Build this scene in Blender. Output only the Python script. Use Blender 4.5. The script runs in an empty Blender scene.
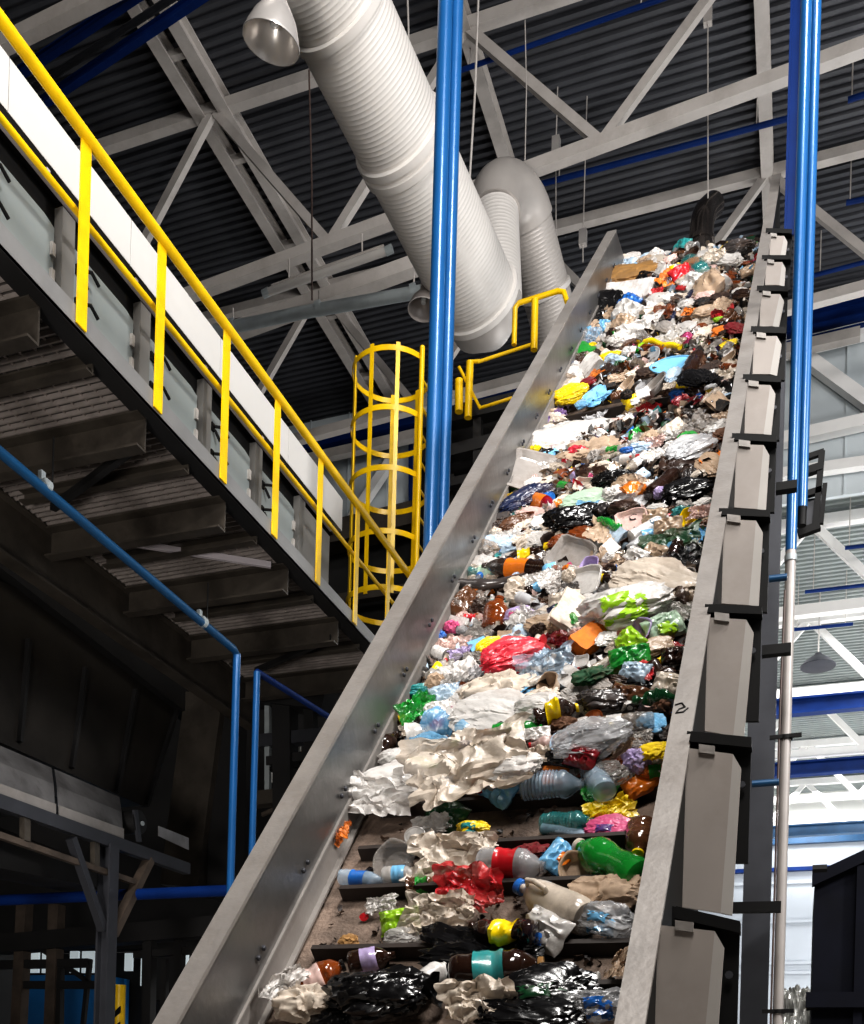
import bpy, math, random
from mathutils import Vector, Matrix, noise
random.seed(7)
scene = bpy.context.scene
COL = scene.collection
V = Vector
# ------------------------------------------------------------------ camera
F, PX, PY = 1060.0, 432.0, 1096.0
YAW = math.atan((800 - PX) / F); ROLL = math.atan(0.028)
CAM = V((0, 0, 1.6))
c_, s_ = math.cos(YAW), math.sin(YAW)
FWD = V((-s_, c_, 0)); R0 = V((c_, s_, 0)); U0 = V((0, 0, 1))
cr, sr = math.cos(ROLL), math.sin(ROLL)
RIGHT = R0 * cr + U0 * sr
UP = U0 * cr - R0 * sr
def ray(u, v): return FWD + RIGHT * ((u - PX) / F) + UP * ((PY - v) / F)
def on(u, v, ax, val):                       # the point of a plane axis=val seen at a pixel
    d = ray(u, v); i = 'xyz'.index(ax); return CAM + d * ((val - CAM[i]) / d[i])
def pd(u, v, depth): return CAM + ray(u, v) * depth
def proj(p):
    d = V(p) - CAM; z = d.dot(FWD); return PX + F * d.dot(RIGHT) / z, PY - F * d.dot(UP) / z
cd = bpy.data.cameras.new('camera'); cam = bpy.data.objects.new('camera', cd); COL.objects.link(cam)
cam.matrix_world = Matrix(((RIGHT.x, UP.x, -FWD.x, CAM.x), (RIGHT.y, UP.y, -FWD.y, CAM.y), (RIGHT.z, UP.z, -FWD.z, CAM.z), (0, 0, 0, 1)))
cd.sensor_fit = 'VERTICAL'; cd.sensor_height = 36; cd.sensor_width = 36 * 864 / 1024
cd.lens = F * 36 / 1024; cd.shift_x = 0; cd.shift_y = (PY - 512) / 1024; cd.clip_end = 200; cd.clip_start = 0.05
scene.camera = cam
# ------------------------------------------------------------------ materials
def lin(h):
    h = h.lstrip('#'); out = []
    for i in (0, 2, 4):
        x = int(h[i:i + 2], 16) / 255; out.append(x / 12.92 if x <= .04045 else ((x + .055) / 1.055) ** 2.4)
    return out
MATS = {}
def mat(name, col, rough=.5, metal=0., var=.15, scale=6., bump=0., bscale=30., alpha=1., dirt=None, dirt_amt=0., emit=0., coat=0., stretch=None, spec=.5):
    if name in MATS: return MATS[name]
    m = bpy.data.materials.new(name); m.use_nodes = True; nt = m.node_tree; N = nt.nodes; L = nt.links
    b = N['Principled BSDF']; c = lin(col) if isinstance(col, str) else col
    tc = N.new('ShaderNodeTexCoord'); src = tc.outputs['Object']
    if stretch:
        mp = N.new('ShaderNodeMapping'); mp.inputs['Scale'].default_value = stretch; L.new(src, mp.inputs[0]); src = mp.outputs[0]
    nz = N.new('ShaderNodeTexNoise'); nz.inputs['Scale'].default_value = scale; nz.inputs['Detail'].default_value = 5; L.new(src, nz.inputs['Vector'])
    rp = N.new('ShaderNodeValToRGB'); e = rp.color_ramp.elements
    e[0].position = .3; e[1].position = .7
    e[0].color = [x * (1 - var) for x in c] + [1]; e[1].color = [min(1, x * (1 + var)) for x in c] + [1]
    L.new(nz.outputs['Fac'], rp.inputs[0]); out = rp.outputs[0]
    if dirt:
        n2 = N.new('ShaderNodeTexNoise'); n2.inputs['Scale'].default_value = scale * .6; n2.inputs['Detail'].default_value = 8; n2.inputs['Roughness'].default_value = .7; L.new(src, n2.inputs['Vector'])
        r2 = N.new('ShaderNodeValToRGB'); r2.color_ramp.elements[0].position = .48; r2.color_ramp.elements[1].position = .66
        r2.color_ramp.elements[0].color = (0, 0, 0, 1); r2.color_ramp.elements[1].color = (dirt_amt,) * 3 + (1,)
        L.new(n2.outputs['Fac'], r2.inputs[0])
        mx = N.new('ShaderNodeMixRGB'); L.new(r2.outputs[0], mx.inputs[0]); L.new(out, mx.inputs[1]); mx.inputs[2].default_value = lin(dirt) + [1]; out = mx.outputs[0]
    L.new(out, b.inputs['Base Color'])
    b.inputs['Roughness'].default_value = rough; b.inputs['Metallic'].default_value = metal; b.inputs['Alpha'].default_value = alpha
    b.inputs['Specular IOR Level'].default_value = spec
    if coat: b.inputs['Coat Weight'].default_value = coat; b.inputs['Coat Roughness'].default_value = .12
    if emit: L.new(out, b.inputs['Emission Color']); b.inputs['Emission Strength'].default_value = emit
    if bump:
        n3 = N.new('ShaderNodeTexNoise'); n3.inputs['Scale'].default_value = bscale; n3.inputs['Detail'].default_value = 4; L.new(src, n3.inputs['Vector'])
        bp = N.new('ShaderNodeBump'); bp.inputs['Strength'].default_value = bump; bp.inputs['Distance'].default_value = .02; L.new(n3.outputs['Fac'], bp.inputs['Height']); L.new(bp.outputs[0], b.inputs['Normal'])
    MATS[name] = m; return m
WHITE = mat('white_steel', '#b9b3ae', .45, 0, .06, 3, dirt='#8d857e', dirt_amt=.35)
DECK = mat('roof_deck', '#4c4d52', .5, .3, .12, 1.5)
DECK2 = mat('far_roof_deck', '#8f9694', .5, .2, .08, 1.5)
YEL = mat('yellow_paint', '#e8bd08', .35, 0, .08, 5, dirt='#a77d05', dirt_amt=.35)
BLUE = mat('blue_paint', '#1f5c94', .3, .15, .1, 2, coat=.3)
DBLUE = mat('dark_blue_paint', '#0a2960', .5, 0, .15, 3, spec=.15)
PBLUE = mat('pipe_blue', '#12456a', .4, .1, .15, 3, coat=.3)
STEEL = mat('scuffed_steel', '#7c7b7a', .34, .75, .2, 2.2, bump=.12, bscale=14, dirt='#5a5350', dirt_amt=.5)
STEELT = mat('light_steel_edge', '#908b87', .5, .35, .12, 5, bump=.1, bscale=40, dirt='#7a736d', dirt_amt=.5)
COVER = mat('pale_cover', '#958d87', .5, .1, .07, 4, dirt='#867d76', dirt_amt=.5)
COVER2 = mat('pale_cover_lip', '#a5a09b', .5, .1, .06, 4)
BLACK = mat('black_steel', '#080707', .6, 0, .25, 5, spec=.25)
DARK = mat('dark_grey_steel', '#3a3b40', .5, .3, .15, 4)
DARKM = mat('dark_brown_steel', '#4a443d', .5, .35, .25, 3, dirt='#241f1b', dirt_amt=.6)
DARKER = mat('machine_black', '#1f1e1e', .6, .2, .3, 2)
HOOD = mat('worn_sheet_steel', '#8a8888', .42, .6, .25, 4, dirt='#4a4644', dirt_amt=.6)
TOE = mat('grey_toe_plate', '#858483', .45, .3, .12, 3)
CAB = mat('cabinet_grey', '#74726f', .5, .2, .1, 3)
DOORM = mat('door_pale_grey', '#878d8d', .4, .2, .06, 3, dirt='#808887', dirt_amt=.4)
LILAC = mat('pale_ledge', '#b9b2b6', .4, .2, .05, 3)
WPANEL = mat('white_panel', '#c6c4c1', .5, 0, .03, 2, dirt='#c2bfba', dirt_amt=.4)
DUCT = mat('duct_white', '#e0dbd6', .42, .15, .04, 2)
DUCTIN = mat('duct_band', '#bdb7b2', .45, .2, .05, 3)
GPIPE = mat('grey_pipe', '#a39d99', .45, .2, .08, 5)
GALV = mat('galvanised_pipe', '#a2a9ab', .4, .2, .12, 5)
CHROME = mat('dark_shiny_metal', '#6b6562', .18, .9, .3, 4)
BELT = mat('dirty_belt', '#7d6c60', .75, 0, .35, 7, bump=.5, bscale=60, dirt='#43362e', dirt_amt=.85)
CLEAT = mat('dark_cleat', '#2b221d', .6, 0, .3, 8)
LAMPM = mat('lamp_reflector', '#cfcac6', .25, .5, .06, 5)
GLASS = mat('lamp_glass', '#d8dada', .15, 0, .05, 5, alpha=.55)
CABLE = mat('pale_cable', '#b8b2ad', .6)
CABLEB = mat('brown_cable', '#4e3f3a', .6)
FLOOR = mat('concrete_floor', '#8f8a84', .7, 0, .25, 1.2, bump=.2)
WALLD = mat('dark_wall', '#151515', .8, 0, .15, 1)
FASCIA = mat('pale_cladding', '#c3cacd', .6, 0, .05, .8)
ENDW = mat('end_wall_grey', '#a5abb2', .6, 0, .05, .5)
ENDU = mat('end_wall_white', '#dcdcd8', .6, 0, .03, .5)
FOIL = mat('foil_pile', '#c5c5c2', .3, .7, .4, 4)
BOOTH = mat('booth_blue', '#2470ad', .5, 0, .1, 2)
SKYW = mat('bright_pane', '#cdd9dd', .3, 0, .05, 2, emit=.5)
RUST = mat('rusty_brown_steel', '#4d433b', .6, .2, .3, 6)
GRATE = mat('walkway_grating', '#8a827d', .55, .35, .2, 8)
# ------------------------------------------------------------------ mesh building
class MB:
    def __init__(s): s.v = []; s.f = []
    def add(s, vs, fs):
        n = len(s.v); s.v += [V(p) for p in vs]; s.f += [tuple(i + n for i in f) for f in fs]; return s
    def frame(s, c, ax, ay, az):                 # a box: centre and three half-axis vectors
        c = V(c); vs = [c + ax * i + ay * j + az * k for i in (-1, 1) for j in (-1, 1) for k in (-1, 1)]
        return s.add(vs, [(0, 1, 3, 2), (4, 6, 7, 5), (0, 4, 5, 1), (2, 3, 7, 6), (0, 2, 6, 4), (1, 5, 7, 3)])
    def box(s, lo, hi):
        lo, hi = V(lo), V(hi); h = (hi - lo) / 2
        return s.frame((lo + hi) / 2, V((h.x, 0, 0)), V((0, h.y, 0)), V((0, 0, h.z)))
    def beam(s, p, q, w, h, up=(0, 0, 1)):
        p, q = V(p), V(q); d = (q - p); L = d.length; d.normalize(); sd = d.cross(V(up))
        if sd.length < 1e-4: sd = d.cross(V((0, 1, 0)))
        sd.normalize(); u = sd.cross(d)
        return s.frame((p + q) / 2, d * (L / 2), sd * (w / 2), u * (h / 2))
    def ibeam(s, p, q, w, h, t=.02, up=(0, 0, 1), chan=False):
        p, q = V(p), V(q); d = (q - p).normalized(); sd = d.cross(V(up))
        if sd.length < 1e-4: sd = d.cross(V((0, 1, 0)))
        sd.normalize(); u = sd.cross(d)
        for k in (1, -1): s.beam(p + u * k * (h / 2 - t / 2), q + u * k * (h / 2 - t / 2), w, t, up)
        o = sd * (w / 2 - t / 2) * (-1 if chan else 0)
        s.beam(p + o, q + o, t, h - 2 * t, up); return s
    def tube(s, pts, r, seg=12, cap=True):
        pts = [V(p) for p in pts]; n = len(pts); rs = r if isinstance(r, (list, tuple)) else [r] * n
        base = len(s.v); fr = None
        for i, p in enumerate(pts):
            t = (pts[min(i + 1, n - 1)] - pts[max(i - 1, 0)]).normalized()
            if fr is None:
                a = V((0, 0, 1)) if abs(t.z) < .9 else V((1, 0, 0)); fr = t.cross(a).normalized()
            else: fr = (fr - t * fr.dot(t)).normalized()
            b = t.cross(fr)
            for k in range(seg):
                a = 2 * math.pi * k / seg; s.v.append(p + fr * (math.cos(a) * rs[i]) + b * (math.sin(a) * rs[i]))
        for i in range(n - 1):
            for k in range(seg):
                k2 = (k + 1) % seg; s.f.append((base + i * seg + k, base + i * seg + k2, base + (i + 1) * seg + k2, base + (i + 1) * seg + k))
        if cap:
            s.f.append(tuple(base + k for k in range(seg))[::-1]); s.f.append(tuple(base + (n - 1) * seg + k for k in range(seg)))
        return s
    def slab(s, poly, off):                       # polygon extruded by a vector
        poly = [V(p) for p in poly]; n = len(poly); off = V(off)
        return s.add(poly + [p + off for p in poly], [tuple(range(n))[::-1], tuple(range(n, 2 * n))] + [(i, (i + 1) % n, n + (i + 1) % n, n + i) for i in range(n)])
    def lathe(s, prof, origin, axis, seg=24, cap=True):
        origin = V(origin); ax = V(axis).normalized(); a = V((0, 0, 1)) if abs(ax.z) < .9 else V((1, 0, 0)); e1 = ax.cross(a).normalized(); e2 = ax.cross(e1); base = len(s.v); n = len(prof)
        for (t, r) in prof:
            for k in range(seg):
                an = 2 * math.pi * k / seg; s.v.append(origin + ax * t + e1 * (r * math.cos(an)) + e2 * (r * math.sin(an)))
        for i in range(n - 1):
            for k in range(seg):
                k2 = (k + 1) % seg; s.f.append((base + i * seg + k, base + i * seg + k2, base + (i + 1) * seg + k2, base + (i + 1) * seg + k))
        if cap: s.f.append(tuple(base + k for k in range(seg))[::-1]); s.f.append(tuple(base + (n - 1) * seg + k for k in range(seg)))
        return s
    def mesh(s, name, smooth=False, off=V((0, 0, 0))):
        me = bpy.data.meshes.new(name); me.from_pydata([p - off for p in s.v], [], s.f); me.validate(); me.update()
        if smooth:
            me.polygons.foreach_set('use_smooth', [True] * len(me.polygons)); 
            try: me.set_sharp_from_angle(angle=math.radians(40))
            except Exception: pass
        return me
    def build(s, name, m, parent=None, smooth=False, label=None):
        if parent is not None: off = WORLD[parent.name]
        else:
            lo = V([min(p[i] for p in s.v) for i in range(3)]); hi = V([max(p[i] for p in s.v) for i in range(3)]); off = V(((lo.x + hi.x) / 2, (lo.y + hi.y) / 2, lo.z))
        o = bpy.data.objects.new(name, s.mesh(name, smooth, off)); COL.objects.link(o)
        o.data.materials.append(m)
        if parent is not None: o.parent = parent
        else: o.location = off
        WORLD[o.name] = off
        if label: o['label'] = label
        return o
WORLD = {}
def tag(o, label, cat, group=None, kind=None):
    o['label'] = label; o['category'] = cat
    if group: o['group'] = group
    if kind: o['kind'] = kind
    return o
def thing(name, loc, label, cat, group=None):
    o = bpy.data.objects.new(name, None); COL.objects.link(o); o.location = loc; o.empty_display_size = .1
    WORLD[o.name] = V(loc); return tag(o, label, cat, group)
def struct(mb, name, m, smooth=False):
    o = mb.build(name, m, None, smooth); o['kind'] = 'structure'; return o
# ------------------------------------------------------------------ room shell
def roof_z(x): return 17.75 + .012 * (x + 5)
def deck(name, m, x0, x1, y0, y1, zf, pitch, depth):
    prof = []; y = y0
    while y < y1:
        prof += [(y, 0), (y + pitch * .42, 0), (y + pitch * .5, depth), (y + pitch * .92, depth)]; y += pitch
    mb = MB(); n = len(prof)
    mb.add([V((x0, y, zf(x0) + d)) for y, d in prof] + [V((x1, y, zf(x1) + d)) for y, d in prof], [(i, i + 1, n + i + 1, n + i) for i in range(n - 1)])
    return struct(mb, name, m)
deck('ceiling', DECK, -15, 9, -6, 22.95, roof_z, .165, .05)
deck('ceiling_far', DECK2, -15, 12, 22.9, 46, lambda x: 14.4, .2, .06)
struct(MB().box((-15, -6, -.1), (12, 46, 0)), 'floor', FLOOR)
struct(MB().box((-15.2, -6, 0), (-15, 46, 19)), 'wall_left', WALLD)
struct(MB().box((12, -6, 0), (12.2, 46, 19)), 'wall_right', ENDW)
struct(MB().box((-15.2, -6.2, 0), (12.2, -6, 19)), 'wall_front', WALLD)
# fascia where the high roof steps down to the low one
FY = 22.9
mb = MB(); mb.box((-15, FY, 14.0), (12, FY + .1, 18.6))
x = -14.5
while x < 12: mb.box((x, FY - .03, 14.0), (x + .03, FY, 18.3)); x += 1.0
struct(mb, 'wall_fascia', FASCIA)
mb = MB(); mb.box((-15, 45.8, 12.4), (12, 46, 14.5)); struct(mb, 'wall_back_upper', ENDU)
mb = MB(); mb.box((-15, 45.8, 0), (12, 46, 12.4))
for z in (10.7, 9.1, 7.4, 7.0): mb.box((-15, 45.7, z), (12, 45.8, z + .12))
struct(mb, 'wall_back', ENDW)
struct(MB().box((-15, 45.6, 12.65), (12, 45.79, 12.95)), 'trim_1', ENDU)
struct(MB().box((-15, 45.55, 12.3), (12, 45.79, 12.6)), 'trim_2', PBLUE)
struct(MB().box((-15, 45.55, 11.2), (12, 45.79, 11.35)), 'trim_3', DBLUE)
# ------------------------------------------------------------------ roof trusses
NX = [-13.7, -9.45, -5.15, -.95, 3.3, 7.5]
WHITE_LIT = mat('lit_white_steel', '#efedea', .45, 0, .04, 3)  # lit copy of the white steel, strong light painted into its colour
def truss(label, y, zt, zb, xs, cw=.16, ch=.17, dw=.135, group=None, WHITE=WHITE):
    x0, x1 = xs[0], xs[-1]
    r = thing('roof_truss', ((x0 + x1) / 2, y, zb((x0 + x1) / 2)), label, 'truss', group)
    if zt: MB().beam((x0, y, zt(x0)), (x1, y, zt(x1)), cw, ch).build('top_chord', WHITE, r)
    MB().beam((x0, y, zb(x0)), (x1, y, zb(x1)), cw, ch).build('bottom_chord', WHITE, r)
    if zt:
        for a, b in zip(xs, xs[1:]):
            m_ = (a + b) / 2
            MB().beam((a, y, zt(a)), (m_, y, zb(m_)), dw * .8, dw).build('diagonal', WHITE, r)
            MB().beam((m_, y, zb(m_)), (b, y, zt(b)), dw * .8, dw).build('diagonal', WHITE, r)
    return r
t1 = lambda x: roof_z(x) - .15
b1 = lambda x: 15.1 + .1 * (x + 5)
za, zb2 = on(5, 44, 'y', 11.2), on(95, -1, 'y', 11.2)
truss('white roof truss overhead at the upper corner beside twin dark blue beams', 11.2, t1, lambda x: za.z + (zb2.z - za.z) / (zb2.x - za.x) * (x - za.x), NX[:3])
truss('white roof truss crossing behind the thick white duct and the blue double column', 15.0, t1, b1, NX)
b2 = lambda x: 14.95 + .065 * (x + 5)
truss('white roof truss deepest in the hall, its lower chord just above the dark blue beams', 19.0, t1, b2, NX)
for i, (a, b, nm) in enumerate(((NX[1] - .22, NX[1] + .22, 'pair'), (NX[2], None, ''), (NX[3], None, ''))):
    lab = ['twin white roof beam with short ties between, running away above the fluorescent lamp',
           'single white roof beam running away behind the grey arched duct', 'single white roof beam running up above the top end of the grey ribbed guard'][i]
    r = thing('roof_beam', (a, 3, roof_z(a) - .2), lab, 'beam')
    for k in ((a, b) if b else (a,)):
        MB().ibeam((k, 3.5, roof_z(k) - .14), (k, 22.85, roof_z(k) - .14), .2, .26, .03).build('girder', WHITE, r)
    if b:
        y = 4.5
        while y < 22.5: MB().beam((a, y, roof_z(a) - .16), (b, y, roof_z(a) - .16), .1, .1).build('tie', WHITE, r); y += 1.9
# twin blue beams at the upper corner, and the blue crane rail under the far truss
for k, (uv0, uv1, z, lab) in enumerate((((24, 70), (132, -2), 15.6, 'dark blue overhead beam at the upper corner, the one next to the white truss chord'), ((88, 72), (192, 2), 15.5, 'dark blue overhead beam at the upper corner, the one farther from the white truss chord'))):
    p, q = on(*uv0, 'z', z), on(*uv1, 'z', z); d = (q - p)
    tag(MB().ibeam(p - d * .8, q + d * .5, .09, .13, .02).build('crane_beam', DBLUE), lab, 'beam')
p, q = on(52, 76, 'z', 15.65), on(160, 6, 'z', 15.65); d = q - p
tag(MB().tube([p - d * .5, q + d], .045, 8).build('cable_conduit', DARK), 'dark grey cable conduit between the two dark blue overhead beams', 'conduit')
tag(MB().ibeam(on(280, 452, 'y', 22.5), on(900, 301, 'y', 22.5), .3, .36, .04).build('crane_beam', DBLUE), 'long dark blue crane beam at the top of the pale cladding, the upper of two', 'beam')
tag(MB().ibeam(on(280, 465, 'y', 22.6), on(900, 313, 'y', 22.6), .25, .26, .04).build('crane_beam', DBLUE), 'dark blue beam on the pale cladding, the lower of the two under the truss', 'beam')
tag(MB().beam(on(300, 462, 'y', 22.3), on(860, 334, 'y', 22.3), .2, .2).build('white_rail', WHITE), 'white rail running under the two dark blue beams on the pale cladding', 'rail')
r = thing('cladding_frame', on(840, 400, 'y', 22.8), 'white bracing frame of bars on the pale cladding beside the blue columns', 'frame')
def wbar(name, a, b, w, y=22.7, par=r, m=WHITE_LIT): return MB().beam(on(*a, 'y', y), on(*b, 'y', y), w, w, (0, 1, 0)).build(name, m, par)
wbar('diagonal', (790, 346), (880, 412), .24); wbar('rail', (780, 441), (900, 414), .24); wbar('rail', (780, 352), (900, 322), .26); wbar('rail', (780, 475), (900, 458), .2)
wbar('diagonal', (345, 530), (395, 455), .2); wbar('blue_post', (411, 440), (411, 540), .09, 22.7, r, DBLUE)
# ------------------------------------------------------------------ the far hall
def far_truss(y, label):
    xs = [-6.9 + 3.4 * i for i in range(6)]
    return truss(label, y, lambda x: 14.2, lambda x: 12.3, xs, .22, .22, .17, None, WHITE_LIT)
fl = ['first white truss of the far hall, its bright diagonal starting beside the grey pipe', 'second white truss of the far hall, behind the dark oval lamp',
      'third white truss of the far hall, between the two blue beams', 'fourth white truss of the far hall, below the second blue beam', 'last white truss of the far hall, in front of its white end wall']
for i, y in enumerate((24.2, 29.0, 34.0, 39.0, 43.6)): far_truss(y, fl[i])
for i, y in enumerate((28.8, 33.8, 41.0)):
    tag(MB().ibeam((-7, y, 11.85 - .1 * i), (11, y, 11.95 - .1 * i), .3, .42, .05).build('crane_beam', DBLUE if i < 2 else PBLUE), ['dark blue crane beam high in the far hall, above the others there', 'dark blue crane beam in the middle of the far hall', 'lighter blue crane beam low in the far hall in front of the white end wall'][i], 'beam')
r = thing('hall_lamp', on(820, 668, 'y', 28.0), 'dark oval lamp shade hanging in the far hall beside the grey pipe', 'lamp')
p = on(818, 667, 'y', 28.0)
MB().lathe([(0, .42), (.02, .43), (.16, .3), (.3, .1), (.34, .08)], p, (0, 0, 1), 24).build('lamp_shade', DARK, r, True)
MB().tube([p + V((0, 0, .3)), p + V((0, 0, 2.2))], .02, 6).build('cord', CABLE, r)
for k, (u, v) in enumerate(((815, 588), (838, 585), (842, 820 - 195), (850, 590 - 80))):
    pass
def hung_pipe(name, pts, rr, m, zt, label):
    t = thing(name, pts[0], label, 'pipe'); MB().tube(pts, rr, 10).build('pipe_body', m, t, True)
    for f in (.12, .88):
        p = pts[0].lerp(pts[-1], f); MB().tube([p, V((p.x, p.y, zt))], .012, 6).build('hanger_rod', CABLE, t)
for k, (a, b, y, lab) in enumerate((((805, 592), (875, 584), 25.0, 'thin dark pipe under the far roof, beside the bright diagonal'), ((790, 630), (853, 624), 27.0, 'thin blue grey pipe under the far roof, above the dark oval lamp'), ((845, 548), (880, 544), 23.5, 'short thin dark pipe under the far roof beside the black bracket'))):
    hung_pipe('hung_pipe', [on(*a, 'y', y), on(*b, 'y', y)], .04, DBLUE, 14.42, lab)
# ------------------------------------------------------------------ inclined conveyor
A = math.radians(48.6); T = math.tan(A); K = -3.713; XL, XR, HG = -1.885, -.485, .40
EU = V((0, math.cos(A), math.sin(A))); EN = V((0, -math.sin(A), math.cos(A))); B0 = V((0, 0, CAM.z + K))
def P(x, s, n=0.): return B0 + V((x, 0, 0)) + EU * s + EN * n
def belt_at(u, v, n=0.):
    r = ray(u, v); o = B0 + EN * n; return CAM + r * ((o - CAM).dot(EN) / r.dot(EN))
def sx(p): d = V(p) - B0; return p.x, d.dot(EU), d.dot(EN)
def s_at_v(x, n, v):
    lo, hi = 4., 22.
    for _ in range(40):
        m = (lo + hi) / 2
        if proj(P(x, m, n))[1] > v: lo = m
        else: hi = m
    return lo
S0 = 3.7; SEL = s_at_v(XL, HG, 230); SER = s_at_v(XR, HG, 176); SB = s_at_v(-1.2, 0, 268)
conv = thing('incline_conveyor', (-1.2, P(0, S0).y, 0), 'steep steel belt conveyor with dark cleats carrying the waste up between its two side guards', 'conveyor')
mb = MB(); n = 60
for i in range(n + 1):
    s = S0 + (SB - S0) * i / n
    mb.v += [P(XL, s, 0), P(XR + .02, s, 0)]
mb.f = [(2 * i, 2 * i + 1, 2 * i + 3, 2 * i + 2) for i in range(n)]
mb.slab([P(XL, S0, -.02), P(XR, S0, -.02), P(XR, SB, -.02), P(XL, SB, -.02)], EN * -.03)
mb.build('belt', BELT, conv)
cl = [s_at_v(-1.3, .03, v) for v in (990, 951, 889, 848, 804)]
ss = cl[-1] + .36
while ss < SB: cl.append(ss); ss += .36
cl = [s for s in cl if not 11.0 < s < 12.15] + [11.22, 11.56, 11.92]
for s in cl: MB().frame(P((XL + XR) / 2 + .03, s, .03), V(((XR - XL) / 2 - .07, 0, 0)), EU * .012, EN * .032).build('cleat', CLEAT, conv)
mb = MB()
def sheet(x0, x1, n0, n1, s0=S0, s1=SEL, m=mb, end=0.):
    m.slab([P(x0, s0, n0), P(x0, s1, n0), P(x0, s1 + end, n1), P(x0, s0, n1)], V((x1 - x0, 0, 0)))
mb.slab([P(XL - .02, S0, -.12), P(XL - .02, SEL + .7, -.12), P(XL - .02, SEL, HG), P(XL - .02, S0, HG)], V((.02, 0, 0))); mb.build('side_wall', STEEL, conv)
m = MB(); sheet(XL - .085, XL + .004, HG - .012, HG + .004, m=m); sheet(XL - .085, XL - .075, HG - .1, HG, m=m); m.build('top_flange', STEELT, conv)
m = MB(); sheet(XL - .001, XL + .012, .128, .138, m=m); sheet(XL - .001, XL + .03, .02, .03, m=m); sheet(XL, XL + .006, .03, .128, m=m); m.build('skirt_strip', STEELT, conv)
k = 0; s = S0 + 1.2
while s < SEL - .3:
    for ds in (0, .055): MB().lathe([(0, .011), (.008, .011), (.012, .006)], P(XL + .006, s + ds, .2), (1, 0, 0), 8).build('bolt', DARK, conv)
    s += .52
# right guard with its flange, dark web and stepped pale covers
m = MB(); sheet(XR, XR + .02, -.12, HG, S0, SER, m); m.build('side_wall', STEEL, conv)
XO = XR + .08
m = MB(); sheet(XR - .004, XO, HG - .01, HG + .006, S0, SER, m); m.build('top_flange', STEELT, conv)
m = MB(); sheet(XO - .03, XO - .01, -.1, HG - .01, S0, SER, m); m.build('web', BLACK, conv)
MODS = [((659.5, 925), (717, 931), (712, 1060), (648, 1060), 740, (672, 906), 921, 1060),
 ((685.5, 747.6), (735, 754), (729, 913), (675, 906), 751.5, (687, 731), 737, 863),
 ((702, 617), (748, 619.5), (741, 736), (697.7, 729.5), 762, (705, 604), 606, 721),
 ((715.7, 519), (757.7, 520.5), (756, 605), (715.7, 603), 770, (719, 508), 510, 612),
 ((729, 444), (765, 445), (763.6, 509), (729.6, 507), 776.5, (732, 433), 435, 512),
 ((740, 384), (771.6, 385), (769, 434), (740, 433), 781, (743, 374), 376, 440),
 ((748.6, 336), (778, 336), (775, 374), (748.4, 374), 786, (751, 326), 327, 380),
 ((756, 294), (781, 294), (777, 326), (755.5, 327), 788, (757, 285.5), 286, 332),
 ((761.5, 262), (783, 262), (783, 285), (760.5, 285), 790.6, (762, 255), 255, 290),
 ((765, 235), (785, 236), (784, 255), (763, 255), 792, (766, 228), 229, 260)]
for (tl, tr, br, bl, xr, rl, rrv, pb) in MODS:
    y = P(0, s_at_v(XO, HG, tl[1])).y + EN.y * HG
    q = lambda u, v, yy=y: on(u, v, 'y', yy)
    w = (tr[0] - tl[0])
    MB().slab([q(*bl), q(br[0] - w * .17, br[1]), q(tr[0] - w * .04, tr[1]), q(*tl)], V((0, .012, 0))).build('cover_panel', COVER, conv)
    MB().slab([q(br[0] - w * .17, br[1]), q(br[0] + w * .06, br[1] + 2), q(tr[0] + w * .12, tr[1] + 14 * w / 50), q(tr[0] - w * .04, tr[1])], V((0, .02, 0))).build('cover_lip', COVER2, conv)
    yb = y + .05; qb = lambda u, v: on(u, v, 'y', yb)
    MB().slab([qb(rl[0] - 2, pb), qb(xr - (pb - rrv) * .028, pb), qb(xr, rrv), qb(*rl)], V((0, .02, 0))).build('support_plate', BLACK, conv)
    m = MB(); t = (tl[1] - rl[1]) * .62
    m.slab([q(rl[0] + 2, rl[1] + t), q(xr, rrv + t), q(xr, rrv), q(rl[0] + 4, rl[1])], V((0, .06, 0))); m.build('rib', BLACK, conv)
    cx, cy = (tl[0] + tr[0]) / 2 - w * .08, (tl[1] + tr[1]) / 2; yc = y - .012; qc = lambda u, v: on(u, v, 'y', yc)
    MB().slab([qc(cx - w * .15, cy + w * .03), qc(cx + w * .17, cy + w * .07), qc(cx + w * .17, cy - w * .1), qc(cx - w * .15, cy - w * .14)], V((0, .012, 0))).build('latch_clip', STEELT, conv)
    MB().lathe([(0, .012), (.01, .012)], q(xr - 10 * w / 50, rrv + 46 * w / 50) + V((0, .03, 0)), (0, -1, 0), 8).build('bolt', DARK, conv)
m = MB(); pm = [belt_at(u, v, HG + .008) for u, v in ((675, 705), (682, 703), (685, 707), (679, 709), (676, 713), (683, 712), (688, 708))]; m.tube(pm, .0035, 5); m.build('ink_scrawl', BLACK, conv, label='small dark ink scrawl')
# long dark frame under the belt and the drum at the top
m = MB(); sheet(XO - .06, XO - .03, -.5, -.1, S0, SER - .8, m); sheet(XL - .06, XL - .02, -.45, -.1, S0, SEL - .3, m); m.build('under_frame', DARKER, conv)
MB().tube([P(XL - .05, SB, -.16), P(XR + .08, SB, -.16)], .16, 24).build('head_drum', DARK, conv, True)
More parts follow.
